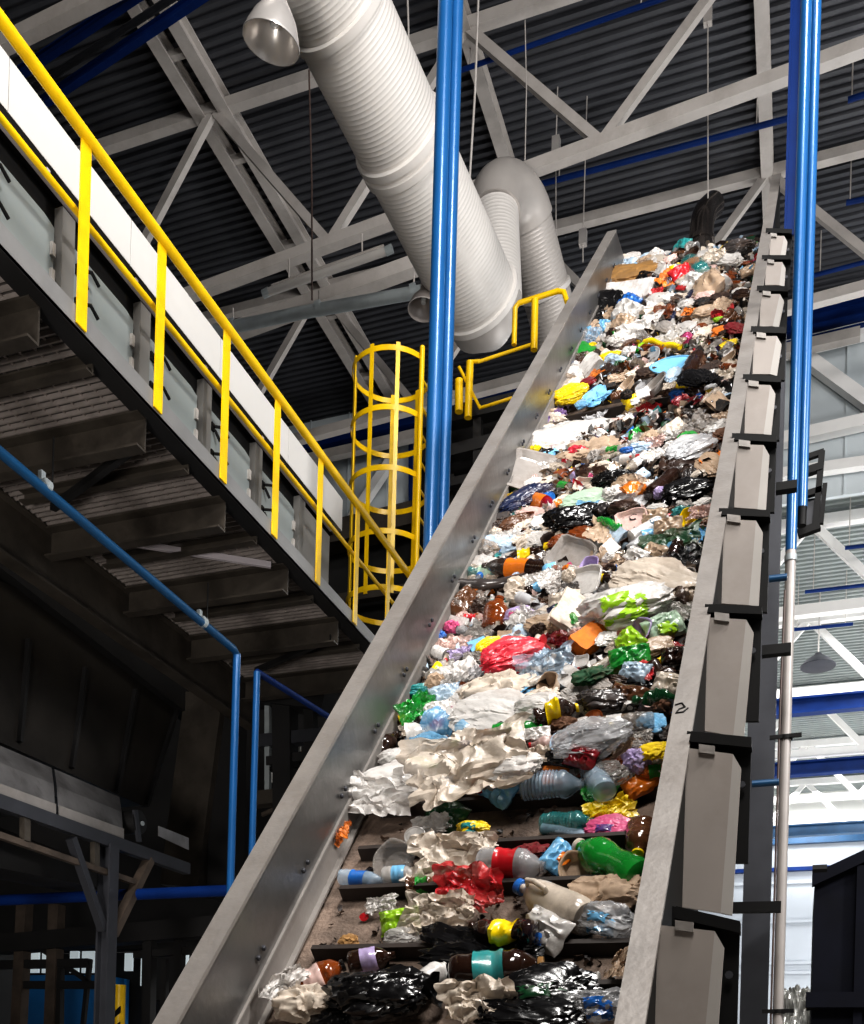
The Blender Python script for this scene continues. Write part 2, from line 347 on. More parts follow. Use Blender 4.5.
# ------------------------------------------------------------------ supports and pipes on the guard side
def vert(u0, v0, v1, depth):                      # a plumb line through a pixel at a depth, as two heights
    p = pd(u0, v0, depth); d = V((p.x, p.y, 0)); zs = []
    for v in (v0, v1):
        lo, hi = -2, 30
        for _ in range(40):
            m_ = (lo + hi) / 2
            if proj((p.x, p.y, m_))[1] > v: lo = m_
            else: hi = m_
        zs.append(lo)
    return p.x, p.y, zs[0], zs[1]
x, y, z0, z1 = vert(757, 900, 330, 8.6)
c = thing('steel_column', (x, y, 0), 'dark grey steel column standing behind the grey ribbed guard, beside the thin grey pipe', 'column')
MB().ibeam((x, y, 0.02), (x, y, z1), .21, .2, .02, (0, 1, 0)).build('column_profile', DARK, c)
MB().box((x - .18, y - .18, 0), (x + .18, y + .18, .02)).build('base_plate', DARK, c)
# blue double pipe with the grey pipe below
xa, ya, za, zb = vert(791, 548, -60, 7.0)
p_ = thing('standpipe', (xa, ya, 0), 'tall standpipe, blue above and pale grey below, strapped beside the dark column behind the guard', 'pipe')
MB().tube([(xa, ya, za - .02), (xa, ya, zb)], .036, 16).build('blue_pipe', BLUE, p_, True)
MB().tube([(xa, ya, .0), (xa, ya, za - .02)], .034, 16).build('grey_pipe', GPIPE, p_, True)
MB().tube([(xa, ya, za - .09), (xa, ya, za - .05)], .04, 16).build('joint_ring', GALV, p_, True)
for v in (738, 1012):
    _, _, zc, _ = vert(781, v, v, 7.0)
    m = MB(); m.tube([(xa, ya, zc - .012), (xa, ya, zc + .012)], .045, 16); m.beam((xa - .1, ya - .03, zc), (xa + .1, ya - .03, zc + .005), .02, .025); m.build('pipe_clamp', BLACK, p_, True)
MB().tube([(xa - .045, ya - .03, .8), (xa - .04, ya - .03, 4.25), (xa - .03, ya - .02, 5.)], .008, 6).build('cable', CABLEB, p_)
xb, yb, zc, zd = vert(802, 508, -60, 7.05)
p_ = thing('blue_pipe', (xb, yb, zc - .12), 'blue pipe ending in a dark open socket, running up alongside the tall standpipe', 'pipe')
MB().tube([(xb, yb, zc), (xb, yb, zd)], .034, 16).build('pipe_body', BLUE, p_, True)
MB().lathe([(0, .022), (0, .03), (.1, .03), (.12, .034)], (xb, yb, zc - .12), (0, 0, 1), 16).build('socket', BLACK, p_, True)
xq, yq, ze, zf = vert(794, 235, -60, 9.6)
tag(MB().ibeam((xq, yq, ze), (xq, yq, zf), .15, .17, .02, (1, 0, 0)).build('blue_column', DBLUE), 'dark blue steel column rising behind the bright blue pipe above the top of the guard', 'column')
for (a, b, y, w, h, lab, m_) in (((728, 908), (781, 907), 6.95, .06, .065, 'black bracket arm reaching from the column to the grey pipe, lowest of the three', BLACK),
        ((762, 652), (791, 649), 6.95, .06, .06, 'black bracket arm joining column and grey pipe below the blue joint', BLACK),
        ((776, 489), (797, 486), 6.9, .06, .05, 'black bracket arm across the blue pipes beside the black lattice rack', BLACK)):
    tag(MB().beam(on(*a, 'y', y), on(*b, 'y', y), w, h).build('bracket_arm', m_), lab, 'bracket')
for (a, b, lab) in (((752, 784), (779, 782), 'short grey blue pipe stub between column and grey pipe, the lower stub'), ((769, 579), (787, 577), 'short grey blue pipe stub between column and grey pipe, just under the blue joint')):
    tag(MB().tube([on(*a, 'y', 7.1), on(*b, 'y', 7.1)], .022, 10).build('pipe_stub', PBLUE, None, True), lab, 'pipe')
r = thing('lattice_rack', on(815, 530, 'y', 7.6), 'black lattice bracket rack fixed beside the lower end of the blue pipes', 'bracket')
y = 7.6
for nm, a, b, w in (('upright', (822, 452), (815, 530), .04), ('upright', (825, 484), (821, 524), .03), ('rail', (800, 460), (824, 452), .035), ('rail', (800, 474), (822, 467), .05), ('rail', (798, 497), (822, 490), .04), ('rail', (798, 534), (820, 526), .05)):
    MB().beam(on(*a, 'y', y), on(*b, 'y', y), w, w).build(nm, BLACK, r)
MB().slab([on(800, 500, 'y', y + .02), on(815, 498, 'y', y + .02), on(813, 528, 'y', y + .02), on(798, 532, 'y', y + .02)], V((0, .02, 0))).build('back_plate', DARK, r)
# dark blue container
y = 8.2; g = lambda u, v, yy=y: on(u, v, 'y', yy)
r = thing('waste_container', (g(850, 1000).x, y, 0), 'dark blue steel waste container with a sloping top edge beside the grey pipe foot', 'container')
b0, b1, b2_, b3 = g(815, 878), g(890, 842), g(890, 1000), g(815, 1000)
m = MB(); m.slab([V((b0.x, y, .15)), V((b1.x, y, .15)), b1, b0], V((0, 1.6, 0))); m.build('shell', mat('container_navy', '#080a16', .8, 0, .3, 4, spec=.2), r)
NAVY = MATS['container_navy']
m = MB()
for uu in (862,):
    t = (uu - 815) / 75; pt = b0.lerp(b1, t); m.box((pt.x - .03, y - .05, .2), (pt.x + .03, y, pt.z - .08))
m.build('stiffener', NAVY, r)
MB().slab([b0 + V((-.02, -.06, -.07)), b1 + V((0, -.06, -.07)), b1 + V((0, -.06, .02)), b0 + V((-.02, -.06, .02))], V((0, .06, 0))).build('top_rim', NAVY, r)
zz = g(815, 996).z
MB().box((b0.x - .04, y - .09, zz - .09), (b1.x, y, zz + .02)).build('lower_rail', NAVY, r)
MB().tube([g(806, 1004) , g(818, 1003)], .05, 8).build('hook_pin', BLACK, r)
MB().tube([b0 + V((-.02, -.03, .05)), b0 + V((.08, -.03, .05))], .04, 8).build('roller', BLACK, r)
# pile of foil beside the container
random.seed(3); m = MB(); nx, ny = 40, 26; x0, x1 = on(783, 1000, 'y', 11).x, on(835, 1000, 'y', 11).x
for j in range(ny):
    for i in range(nx):
        fx, fz = i / (nx - 1), j / (ny - 1); h = on(800, 983, 'y', 11).z
        pt = V((x0 + (x1 - x0) * fx, 11 + .5 * fz, h * math.sin(fz * 1.57)))
        pt += V((0, -1, .4)) * (.14 * noise.noise(V((fx * 9, fz * 9, 0))) + .07 * noise.noise(V((fx * 22, fz * 20, 3))))
        m.v.append(pt)
m.f = [(j * nx + i, j * nx + i + 1, (j + 1) * nx + i + 1, (j + 1) * nx + i) for j in range(ny - 1) for i in range(nx - 1)]
tag(m.build('foil_sheet', FOIL), 'crumpled silvery foil sheeting heaped on the floor beside the dark blue container', 'foil')
# ------------------------------------------------------------------ blue double column in the middle
for k, (u0, u1, v1, d, r_, lab) in enumerate(((445.5, 0, 0, 9.0, .062, 'bright blue round column, the one of the pair beside the yellow ladder cage'), (457, 0, 0, 9.08, .055, 'bright blue round column, the one of the pair beside the arched white duct'))):
    x, y, z0, z1 = vert(u0, 0, 700, d)
    tag(MB().tube([(x, y, 0), (x, y, z0 + 1.2)], r_, 24).build('blue_column', BLUE, None, True), lab, 'column')
# ------------------------------------------------------------------ elevated walkway
WX, WI, ZD = -4.2, -5.8, 6.165
Y0, Y1 = .6, 10.6
wk = thing('elevated_walkway', (-5, 6.5, 5.7), 'steel walkway high on one side, its grating floor and dark cross channels seen from below', 'walkway')
m = MB(); y = Y0
while y < Y1: m.box((WI - .12, y, ZD - .03), (WX - .02, y + .012, ZD)); y += .062
for i in range(15): xx = WI - .07 + i * .115; m.box((xx, Y0, ZD - .012), (xx + .012, Y1, ZD - .001))
m.build('deck_grating', GRATE, wk)
MB().slab([(WI - .2, Y0, ZD), (WX - .02, Y0, ZD), (WX - .02, Y1, ZD), (WI - .2, Y1, ZD)], (0, 0, .012)).build('deck_plate', mat('deck_plate_grey', '#4b4745', .6, .3, .25, 9), wk)
m = MB(); m.box((WX - .01, Y0, ZD - .04), (WX, Y1, ZD + .09)); m.box((WX - .06, Y0, ZD - .04), (WX, Y1, ZD - .03)); m.build('toe_plate', TOE, wk)
MB().box((WX - .15, Y0, ZD - .046), (WX - .01, Y1, ZD - .036)).build('edge_shade', DARKER, wk)  # dark flat plate hides the grating ends and stands in for a shadow band
for y in (1.75, 2.8, 3.9, 4.98, 6.04, 7.09, 8.15, 9.2, 10.3): MB().ibeam((WI - .1, y, ZD - .16), (WX - .09, y, ZD - .16), .1, .24, .015, chan=True).build('cross_channel', DARKM, wk)
for y in (2.3, 3.35, 4.45, 5.5, 6.6, 7.62, 8.68, 9.75): MB().ibeam((WI + .05, y, ZD - .07), (WX - .1, y, ZD - .07), .07, .09, .012, chan=True).build('cross_angle', DARKM, wk)
for y0, y1 in ((6.1, 7.0), (9.25, 10.2), (3.95, 4.9)): MB().beam((WX - .15, y0, ZD - .2), (WI + .3, y1 - .35, ZD - .16), .05, .05).build('brace', DARKER, wk)
MB().box((WI + .15, 7.7, ZD - .06), (WI + .2, 7.74, ZD - .04)).build('bracket', GALV, wk)
m = MB(); m.beam((WX - .2, 8.08, ZD - .06), (WI + .35, 7.36, ZD - .06), .03, .05); m.build('light_strip', LILAC, wk, label='pale toothed light strip')
MB().ibeam((WI - .15, Y0 - 1, ZD - .26), (WI - .15, Y1, ZD - .26), .14, .46, .02).build('stringer', DARKM, wk)
# railing
ZR = on(85, 134, 'x', WX + .02).z; ZM = on(60, 191, 'x', WX - .05).z
rl = thing('guard_railing', (WX, 6.5, ZD), 'bright yellow guard railing with flat posts along the outer edge of the elevated walkway', 'railing')
MB().tube([(WX + .02, Y0 - .5, ZR), (WX + .02, 10.9, ZR)], .036, 12).build('top_rail', YEL, rl, True)
MB().tube([(WX - .05, Y0 - .5, ZM), (WX - .05, 10.9, ZM)], .02, 10).build('mid_rail', YEL, rl, True)
for (u, v) in ((-20, 0), (85, 138), (161, 245), (226, 330), (277, 400), (320, 460), (357, 508), (388, 550)):
    y = on(u, v, 'x', WX).y if u > 0 else 4.35
    MB().box((WX + .005, y - .045, ZD - .02), (WX + .016, y + .045, ZR - .02)).build('post', YEL, rl)
# cabinet row with pale doors
XC = -4.42; q = lambda u, v, dx=0.: on(u, v, 'x', XC + dx)
cb = thing('sorting_cabinet', (XC - .5, 6, ZD), 'grey cabinet row with pale latched doors standing on the walkway behind the yellow railing', 'cabinet')
ZT = 7.03
YE_ = q(330, 560).y
MB().box((XC - .9, .8, ZD + .02), (XC - .06, YE_ - .45, ZT)).build('carcass', BLACK, cb)  # body painted black to stand in for shade in the door recesses
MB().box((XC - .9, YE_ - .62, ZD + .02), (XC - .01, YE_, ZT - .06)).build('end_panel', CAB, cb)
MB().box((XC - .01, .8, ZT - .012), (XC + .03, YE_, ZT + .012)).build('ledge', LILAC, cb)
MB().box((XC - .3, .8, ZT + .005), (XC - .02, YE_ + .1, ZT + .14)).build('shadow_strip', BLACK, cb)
MB().box((XC - .06, .8, ZD + .02), (XC - .02, YE_ - .5, ZD + .28)).build('bottom_rail', CAB, cb)
pitch = .815; yp = q(71, 230).y - .02; doors = []
k = 0; y = yp - 5 * pitch
while y < YE_ - .55:
    MB().box((XC - .06, y - .06, ZD + .02), (XC, y + .06, ZT - .03)).build('mullion', CAB, cb)
    if y + pitch < YE_ - .4: doors.append(y)
    y += pitch
for y in doors:
    a, b = y + .09, y + pitch - .09; zt = 6.87; zb_ = 6.44
    d = MB().slab([(XC - .035, a, zb_), (XC - .035, b, zb_), (XC - .035, b, zt - .02), (XC - .035, b - .09, zt), (XC - .035, a, zt)], (-.02, 0, 0)).build('door', DOORM, cb)
    for zz in (zb_ + .1, zt - .12):
        m = MB(); m.box((XC - .035, a + .02, zz - .03), (XC - .02, a + .06, zz + .03)); m.tube([(XC - .015, a + .04, zz), (XC + .03, a + .1, zz + .02), (XC + .035, a + .17, zz - .02)], .012, 6); m.tube([(XC - .015, a + .05, zz - .02), (XC + .01, a + .09, zz - .09)], .011, 6); m.build('door_handle', BLACK, d)
    for zz in (zb_ + .1, zt - .17): MB().box((XC - .035, b - .035, zz - .04), (XC - .015, b - .005, zz + .04)).build('hinge', COVER2, d)
# white belt cover above the cabinets
XW = XC - .12; wz = lambda u, v: on(u, v, 'x', XW).z
zlo, zhi = wz(100.7, 236), wz(100.7, 178); zlo = 7.3
ye = on(343, 500, 'x', XW).y
r = thing('belt_cover', (XW, 6, ZT + .1), 'long white panelled belt cover along the top of the grey cabinet row', 'cover')
y = ye
zhi = wz(60, 124.6)
while y > .8:
    MB().box((XW - .7, y - 1.2, zlo), (XW, y - .006, zhi)).build('cover_section', WPANEL, r); y -= 1.2
for y in (4.3, 5.2, 6.1, 7.0, 7.9): MB().box((XC - .02, y, ZT), (XC + .005, y + .03, ZT + .08)).build('bracket', LILAC, r)
# ------------------------------------------------------------------ blue pipes under the walkway
XP = -4.7; q = lambda u, v, X=XP: on(u, v, 'x', X)
e = q(237, 652); st = q(0, 452)
pts = [st + (st - e) * 1.6, e + (st - e) * .02, e + V((0, 0, -.03)), V((e.x, e.y, q(235, 885).z - 1.5))]
r = thing('water_pipe', (e.x, e.y, 0), 'blue pipe running along under the walkway, then turning straight down', 'pipe')
MB().tube(pts, .033, 14).build('pipe_run', PBLUE, r, True)
MB().tube([e + V((0, 0, -.02)), V((e.x, e.y, .0))], .034, 14).build('drop_pipe', BLUE, r, True)
for uu, vv in ((46, 486), (203, 622)):
    t = q(uu, vv); 
    m = MB(); m.lathe([(-.02, .044), (.02, .044)], t, (0, 1, 0), 12); m.box((t.x - .05, t.y - .02, t.z + .02), (t.x - .02, t.y + .02, t.z + .1)); m.build('pipe_clip', GALV, r); MB().tube([t + V((0, .06, 0)), t + V((0, .06, .35))], .006, 6).build('hanger_rod', BLACK, r)
e2 = on(257, 672, 'x', -4.55)
r = thing('water_pipe', (e2.x, e2.y, 0), 'shorter blue pipe dropping beside the long one, its arm sloping away behind the conveyor side', 'pipe')
MB().tube([V((e2.x, e2.y, 0)), e2], .03, 12).build('drop_pipe', BLUE, r, True)
MB().tube([e2, on(345, 727, 'x', -4.55)], .028, 12).build('side_arm', DBLUE, r, True)
# ------------------------------------------------------------------ dark hopper and hooded conveyor under the walkway
XH = -6.9; q = lambda u, v, X=XH: on(u, v, 'x', X)
hp = thing('dark_hopper', (XH - 1, q(60, 700).y, q(60, 790).z), 'huge dark sheet steel hopper under the walkway, its sloping corner behind the worn hood', 'hopper')
MB().slab([q(-160, 500), q(-160, 690), q(0, 742), q(143, 806), q(186, 690), q(120, 640)], V((-2.2, 0, 0))).build('hopper_shell', mat('hopper_sheet', '#37332f', .42, .5, .3, 1.2, dirt='#1c1917', dirt_amt=.5), hp)
for (a, b) in (((27, 640), (18, 742)), ((84, 668), (70, 768)), ((134, 690), (115, 792)), ((182, 690), (145, 806))):
    MB().beam(q(*a), q(*b), .04, .09, (1, 0, 0)).build('seam_rib', DARKER, hp)
MB().beam(q(-100, 480), q(200, 716), .2, .3).build('top_beam', DARKER, hp)
XH = -5.9
hd = thing('hooded_conveyor', (XH - .5, q(60, 800).y, q(60, 860, -5.9).z), 'conveyor under worn grey steel hoods on a dark frame below the hopper', 'conveyor')
q = lambda u, v, X=-5.9: on(u, v, 'x', X)
def hood(u0, u1, ext=0):
    tl = lambda u: 744 + (u - 0) * .43; bl = lambda u: 794 + (u - 0) * .365
    m = MB(); a0, a1 = q(u0, bl(u0)), q(u1, bl(u1)); pr = []
    for (f, dx) in ((0, 0), (.22, -.015), (.64, -.1), (1, -.3)):
        pr.append([q(u + dx * 12, bl(u) + (tl(u) - bl(u)) * f, -5.9 + dx) for u in (u0, u1)])
    pr.append([p + V((-.6, 0, 0)) for p in pr[-1]])
    for i, (p0, p1) in enumerate(pr): m.v += [p0, p1]
    m.f = [(2 * i, 2 * i + 1, 2 * i + 3, 2 * i + 2) for i in range(len(pr) - 1)]
    o = m.build('hood', HOOD, hd)
    s = MB(); p0 = q(u0, bl(u0)); p1 = q(u1, bl(u1)); t0 = q(u0, bl(u0) - 10); t1_ = q(u1, bl(u1) - 10)
    s.slab([p0 + V((.005, 0, 0)), p1 + V((.005, 0, 0)), t1_ + V((.005, 0, 0)), t0 + V((.005, 0, 0))], V((.006, 0, 0))); s.build('bright_lip', STEELT, o)
hood(-60, 55); hood(58, 123)
MB().beam(q(-80, 774), q(187, 869), .08, .11).build('side_frame', DARK, hd)
MB().beam(q(-80, 808), q(140, 884), .05, .05).build('lower_rail', RUST, hd)
for u, v0, v1 in ((25, 808, 842), (95, 838, 866)): MB().beam(q(u, v0), q(u, v1), .05, .07, (0, 1, 0)).build('hanger', DARKM, hd)
MB().beam(q(71, 838), q(103, 930), .07, .07).build('brace', DARK, hd)
MB().beam(q(149, 860), q(112, 935), .09, .07).build('brace', RUST, hd)
t = q(109, 845); MB().ibeam((t.x, t.y, 0), (t.x, t.y, t.z), .13, .13, .02, (1, 0, 0)).build('leg', DARK, hd)
t = q(-60, 790); MB().ibeam((t.x, t.y, 0), (t.x, t.y, t.z), .12, .12, .02, (1, 0, 0)).build('leg', DARKM, hd)
MB().slab([q(158, 826, -5.85), q(188, 838, -5.85), q(188, 850, -5.85), q(158, 836, -5.85)], V((.01, 0, 0))).build('end_plate', HOOD, hd)
MB().tube([q(140, 822) + V((-.6, 0, 0)), q(140, 822)], .11, 20).build('end_drum', DARKER, hd, True)
MB().lathe([(0, .02), (.02, .02)], q(141.5, 823.5) + V((.0, 0, 0)), (1, 0, 0), 10).build('axle_cap', GALV, hd)
MB().beam(q(135, 810), q(139, 842), .03, .05).build('guard_strip', DARK, hd)
m = MB(); m.slab([q(-40, 812, -6.3), q(110, 870, -6.3), q(110, 890, -6.3), q(-40, 860, -6.3)], V((-.5, 0, 0))); m.build('return_belt', DARKER, hd)
# horizontal blue pipe and the post structure behind
XY = q(109, 850).y + .4
tag(MB().tube([on(-40, 902, 'y', XY), on(240, 890, 'y', XY)], .052, 16).build('blue_pipe', DBLUE, None, True), 'thick dark blue horizontal pipe crossing in front of the braces below the worn hood', 'pipe')
# dark beams of the frame behind
fr = thing('machine_scaffold', (-6, 10.5, 0), 'dark steel machine frame in the shadows behind the diagonal braces, low beside the conveyor', 'frame')
yf = 10.5; g = lambda u, v, y=yf: on(u, v, 'y', y)
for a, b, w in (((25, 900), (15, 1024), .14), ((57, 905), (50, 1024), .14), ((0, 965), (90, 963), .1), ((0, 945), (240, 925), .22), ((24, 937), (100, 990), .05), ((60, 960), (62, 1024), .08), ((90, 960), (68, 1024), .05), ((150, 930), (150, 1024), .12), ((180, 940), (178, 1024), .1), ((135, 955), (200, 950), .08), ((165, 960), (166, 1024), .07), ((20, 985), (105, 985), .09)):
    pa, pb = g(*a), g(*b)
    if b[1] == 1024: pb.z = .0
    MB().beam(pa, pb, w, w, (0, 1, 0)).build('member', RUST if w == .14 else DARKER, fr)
yb = 13.0; g = lambda u, v, y=yb: on(u, v, 'y', y)
bo = thing('blue_booth', (g(65, 1000).x, yb, 0), 'bright blue sheet metal booth with pale panes seen low through the dark machine frame', 'booth')
p0, p1 = g(18, 975), g(105, 975)
MB().slab([V((p0.x, yb, 0)), V((p1.x, yb, 0)), p1, p0], V((0, .6, 0))).build('booth_wall', BOOTH, bo)
for (a, b) in ((20, 34), (37, 48), (65, 74), (77, 90)):
    t0, t1_ = g(a, 972), g(b, 950)
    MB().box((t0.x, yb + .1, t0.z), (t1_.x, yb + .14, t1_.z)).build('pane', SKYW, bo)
m = MB(); t = g(20, 948); m.box((t.x - .4, yb + .7, 0), (p1.x + 3.2, yb + .8, t.z - .0)); tag(m.build('sheet_screen', DARKER), 'black sheet screen standing behind the blue booth and frames', 'screen')
for i, (a, b, v0, v1) in enumerate(((120, 128, 952, 970), (136, 142, 950, 985), (178, 184, 950, 968))):
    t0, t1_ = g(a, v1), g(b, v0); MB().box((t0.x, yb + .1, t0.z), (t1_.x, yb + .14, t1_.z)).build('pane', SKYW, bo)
t0 = on(120, 985, 'y', 9.8)
po = thing('warning_post', (t0.x, 9.8, 0), 'yellow post with black diagonal stripes standing low beside the dark machine column', 'post')
MB().tube([(t0.x, 9.8, 0), (t0.x, 9.8, t0.z)], .065, 16).build('post_body', YEL, po, True)
for i in range(14):
    z = .1 + i * .17
    if z > t0.z - .15: break
    MB().slab([(t0.x - .06, 9.73, z), (t0.x + .055, 9.73, z + .1), (t0.x + .055, 9.73, z + .17), (t0.x - .06, 9.73, z + .07)], V((0, .02, 0))).build('stripe', BLACK, po)
# dark steelwork between the blue pipes and the conveyor side
sw = thing('dark_steelwork', (-3.5, 9.5, 0), 'tangle of dark steel beams and brackets behind the two blue drop pipes', 'steelwork')
ys = 10.8; g = lambda u, v, y=ys: on(u, v, 'y', y)
for a, b, w, mm in (((268, 700), (268, 790), .06, GALV), ((285, 690), (286, 860), .22, DARKER), ((262, 742), (330, 735), .14, DARK), ((268, 762), (320, 755), .1, DARKER), ((255, 800), (300, 795), .16, DARKM), ((262, 815), (295, 800), .04, RUST), ((266, 770), (300, 765), .05, BLACK), ((310, 690), (312, 800), .12, DARKER), ((240, 690), (330, 700), .3, DARKER), ((215, 700), (190, 890), .5, DARKM), ((230, 690), (225, 900), .3, DARKER)):
    MB().beam(g(*a), g(*b), w, w, (0, 1, 0)).build('member', mm, sw)
for a, b in (((270, 762), (284, 782)), ((288, 742), (300, 758)), ((286, 768), (300, 790))):
    t0, t1_ = on(a[0], b[1], 'y', 11.2), on(b[0], a[1], 'y', 11.2); MB().box((t0.x, 11.2, t0.z), (t1_.x, 11.24, t1_.z)).build('pale_plate', ENDU, sw)
# big dark machine housing behind the conveyor and ladder
mh = thing('machine_housing', (-5, 13.5, 0), 'large dark machine housing behind the yellow ladder cage and blue columns', 'machine')
ym = 13.2; g = lambda u, v, y=ym: on(u, v, 'y', y)
def slab(name, poly, dy, m, par, y=ym): return MB().slab([on(u, v, 'y', y) for u, v in poly], V((0, dy, 0))).build(name, m, par)
slab('housing_panel', ((-120, 560), (150, 600), (150, 948), (-120, 955)), .3, DARKER, mh)  # added dark sheet, keeps the lit wall behind from showing
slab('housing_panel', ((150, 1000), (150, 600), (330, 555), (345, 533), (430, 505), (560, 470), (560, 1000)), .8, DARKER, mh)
for a, b, w in (((300, 545), (440, 512), .3), ((340, 600), (440, 585), .12), ((330, 650), (430, 640), .2)): MB().beam(g(*a, 13.0), g(*b, 13.0), w, w, (0, 1, 0)).build('beam', DARKM, mh)
pt = thing('upper_platform', (-4.3, 12.2, 8), 'dark steel upper platform edge behind the conveyor, carrying the short yellow railings', 'platform')
yp_ = 12.2; g = lambda u, v, y=yp_: on(u, v, 'y', y)
for a, b, w in (((425, 425), (640, 375), .18), ((425, 460), (600, 415), .14), ((425, 490), (600, 450), .1)): MB().beam(g(*a), g(*b), w, w, (0, 1, 0)).build('beam', DARKER, pt)
for u in (440, 478, 515): MB().beam(g(u, 425 - (u - 425) * .2), g(u, 500), .1, .1, (0, 1, 0)).build('strut', DARKER, pt)
for u in (445, 505):
    t_ = g(u, 470); MB().box((t_.x - .08, 12.3, 0), (t_.x + .08, 12.46, t_.z)).build('leg', DARKER, pt)
slab('back_panel', ((420, 520), (420, 425), (620, 380), (620, 470)), .1, BLACK, pt, 12.6)
def rails(loc, label, bars, y, r_=.028):
    t = thing('platform_railing', on(*loc, 'y', y), label, 'railing')
    for nm, pts, rr in bars: MB().tube([on(u, v, 'y', y) for u, v in pts], rr, 10).build(nm, YEL, t, True)
    return t
rails((540, 345), 'yellow railing end with a bent top tube, in front of the grey duct leg', (('top_rail', [(514, 345), (515, 308), (519, 303), (558, 291), (564, 292), (567, 302)], .03), ('post', [(534, 350), (535, 300)], .04), ('mid_rail', [(478, 362), (536, 343)], .02)), 11.6)
rails((468, 415), 'low yellow railing bend just beyond the blue columns, above the dark platform', (('post', [(468, 418), (470, 362)], .045), ('post', [(459, 412), (459, 380)], .05), ('rail', [(459, 367), (480, 408), (512, 398)], .02), ('rail', [(470, 362), (480, 361)], .022)), 11.9)
# ------------------------------------------------------------------ ladder cage
yl = 11.0; lc = on(392, 375, 'y', yl)
lad = thing('ladder_cage', (lc.x, yl, on(390, 600, 'y', yl).z), 'yellow caged access ladder with round hoops, standing just beside the blue double column', 'ladder')
R_ = .44
for v in (375, 432, 490, 551, 605):
    z = on(392, v, 'y', yl).z; ringp = []
    m = MB(); nseg = 36
    for k in range(nseg + 1):
        a = math.radians(20 + 320 * k / nseg); ca, sa = math.cos(a), math.sin(a)
        for rr, dz in ((R_, -.03), (R_, .03), (R_ + .008, .03), (R_ + .008, -.03)): m.v.append(V((lc.x + rr * ca, yl + rr * sa, z + dz)))
    for k in range(nseg):
        for j in range(4): m.f.append((k * 4 + j, k * 4 + (j + 1) % 4, k * 4 + 4 + (j + 1) % 4, k * 4 + 4 + j))
    m.build('hoop', YEL, lad, True)
zt, zb = on(392, 372, 'y', yl).z, on(392, 610, 'y', yl).z
for a in (70, 110, 180, 225, 262, 300):
    a = math.radians(a); MB().beam((lc.x + R_ * math.cos(a), yl + R_ * math.sin(a), zb), (lc.x + R_ * math.cos(a), yl + R_ * math.sin(a), zt + .03), .045, .012, (math.cos(a), math.sin(a), 0)).build('cage_strip', YEL, lad)
for sgn in (-1, 1): MB().tube([(lc.x + R_ * .98, yl + sgn * .2, zb - .3), (lc.x + R_ * .98, yl + sgn * .2, zt + .06)], .028, 10).build('rail', YEL, lad, True)
z = zb
while z < zt: MB().tube([(lc.x + R_ * .98, yl - .2, z), (lc.x + R_ * .98, yl + .2, z)], .015, 8).build('rung', YEL, lad); z += .3
# ------------------------------------------------------------------ white air duct
def arc_pts(pts, n=8):                             # rounds the corners of a polyline
    out = [pts[0]]
    for a, b, c in zip(pts, pts[1:], pts[2:]):
        p, q_ = b.lerp(a, .5) if a is not pts[0] else b.lerp(a, min(.5, .9 / (a - b).length)), b.lerp(c, .5) if c is not pts[-1] else b.lerp(c, min(.5, .9 / (c - b).length))
        for i in range(n + 1):
            t = i / n; out.append(p * (1 - t) ** 2 + b * (2 * t * (1 - t)) + q_ * t ** 2)
    out.append(pts[-1]); return out
def spiral(m, p, q_, r0, r1, pitch=.05, seg=40):
    p, q_ = V(p), V(q_); L = (q_ - p).length; n = int(L / pitch); pts, rs = [], []
    for i in range(n):
        for f, dr in ((0, 0), (.7, 0), (.78, .0022), (.92, .0022)):
            t = (i + f) / n; pts.append(p.lerp(q_, t)); rs.append(r0 + (r1 - r0) * t + dr)
    pts.append(q_); rs.append(r1); return m.tube(pts, rs, seg)
du = thing('air_duct', pd(485, 318, 14), 'thick white ribbed air duct sweeping across the roof and doubling back in an arch', 'duct')
D0, D1 = pd(333, 0, 10.8), pd(480, 303, 13.9); d = D1 - D0; E0 = D0 - d * .5
rA, rB = 50 / F * 10.8, 39.5 / F * 14.0
ra = lambda t: rA + (rB - rA) * t
spiral(MB(), E0, D1, ra(-.5), rB).build('duct_section', DUCT, du, True)
for t in (.02, .39, .43, .985):
    c = D0.lerp(D1, t); dn = d.normalized(); MB().lathe([(-.05, ra(t) + .015), (-.04, ra(t) + .04), (.04, ra(t) + .04), (.05, ra(t) + .015)], c, dn, 40, True).build('duct_collar', DUCT, du, True)
# closed end elbow, rising leg, arch and the leg going away down
J0 = D1 + d.normalized() * .12; 
MB().tube([D1, D1 + d.normalized() * .1, D1 + d.normalized() * .2 + V((.03, 0, .06)), D1 + d.normalized() * .26 + V((.06, .02, .14))], [rB, rB, rB * .86, rB * .5], 40).build('end_elbow', DUCTIN, du, True)
L0, L1 = pd(503, 300, 14.5), pd(495, 215, 14.7); rl_ = 23.5 / F * 14.7
spiral(MB(), L0, L1, rl_ * .8, rl_).build('duct_section', DUCT, du, True)
C0, C1 = pd(527, 222, 15.6), pd(556, 330, 16.6); rc = 24 / F * 16
top = pd(503, 160, 14.9)
ap = []
for i in range(13):
    t = i / 12; ap.append(L1 * ((1 - t) ** 3) + (L1 + (L1 - L0).normalized() * .5) * (3 * t * (1 - t) ** 2) + (C0 + (C0 - C1).normalized() * .5) * (3 * t * t * (1 - t)) + C0 * t ** 3)
MB().tube(ap, [rl_ + .03 + (rc - rl_) * i / 12 for i in range(13)], 40).build('arch_elbow', DUCTIN, du, True)
spiral(MB(), C0, C1 + (C1 - C0) * .35, rc, rc).build('duct_section', DUCTIN, du, True)
cc = C0.lerp(C1, .62); MB().lathe([(-.04, rc + .01), (-.03, rc + .035), (.03, rc + .035), (.04, rc + .01)], cc, (C1 - C0), 40).build('duct_collar', DUCT, du, True)
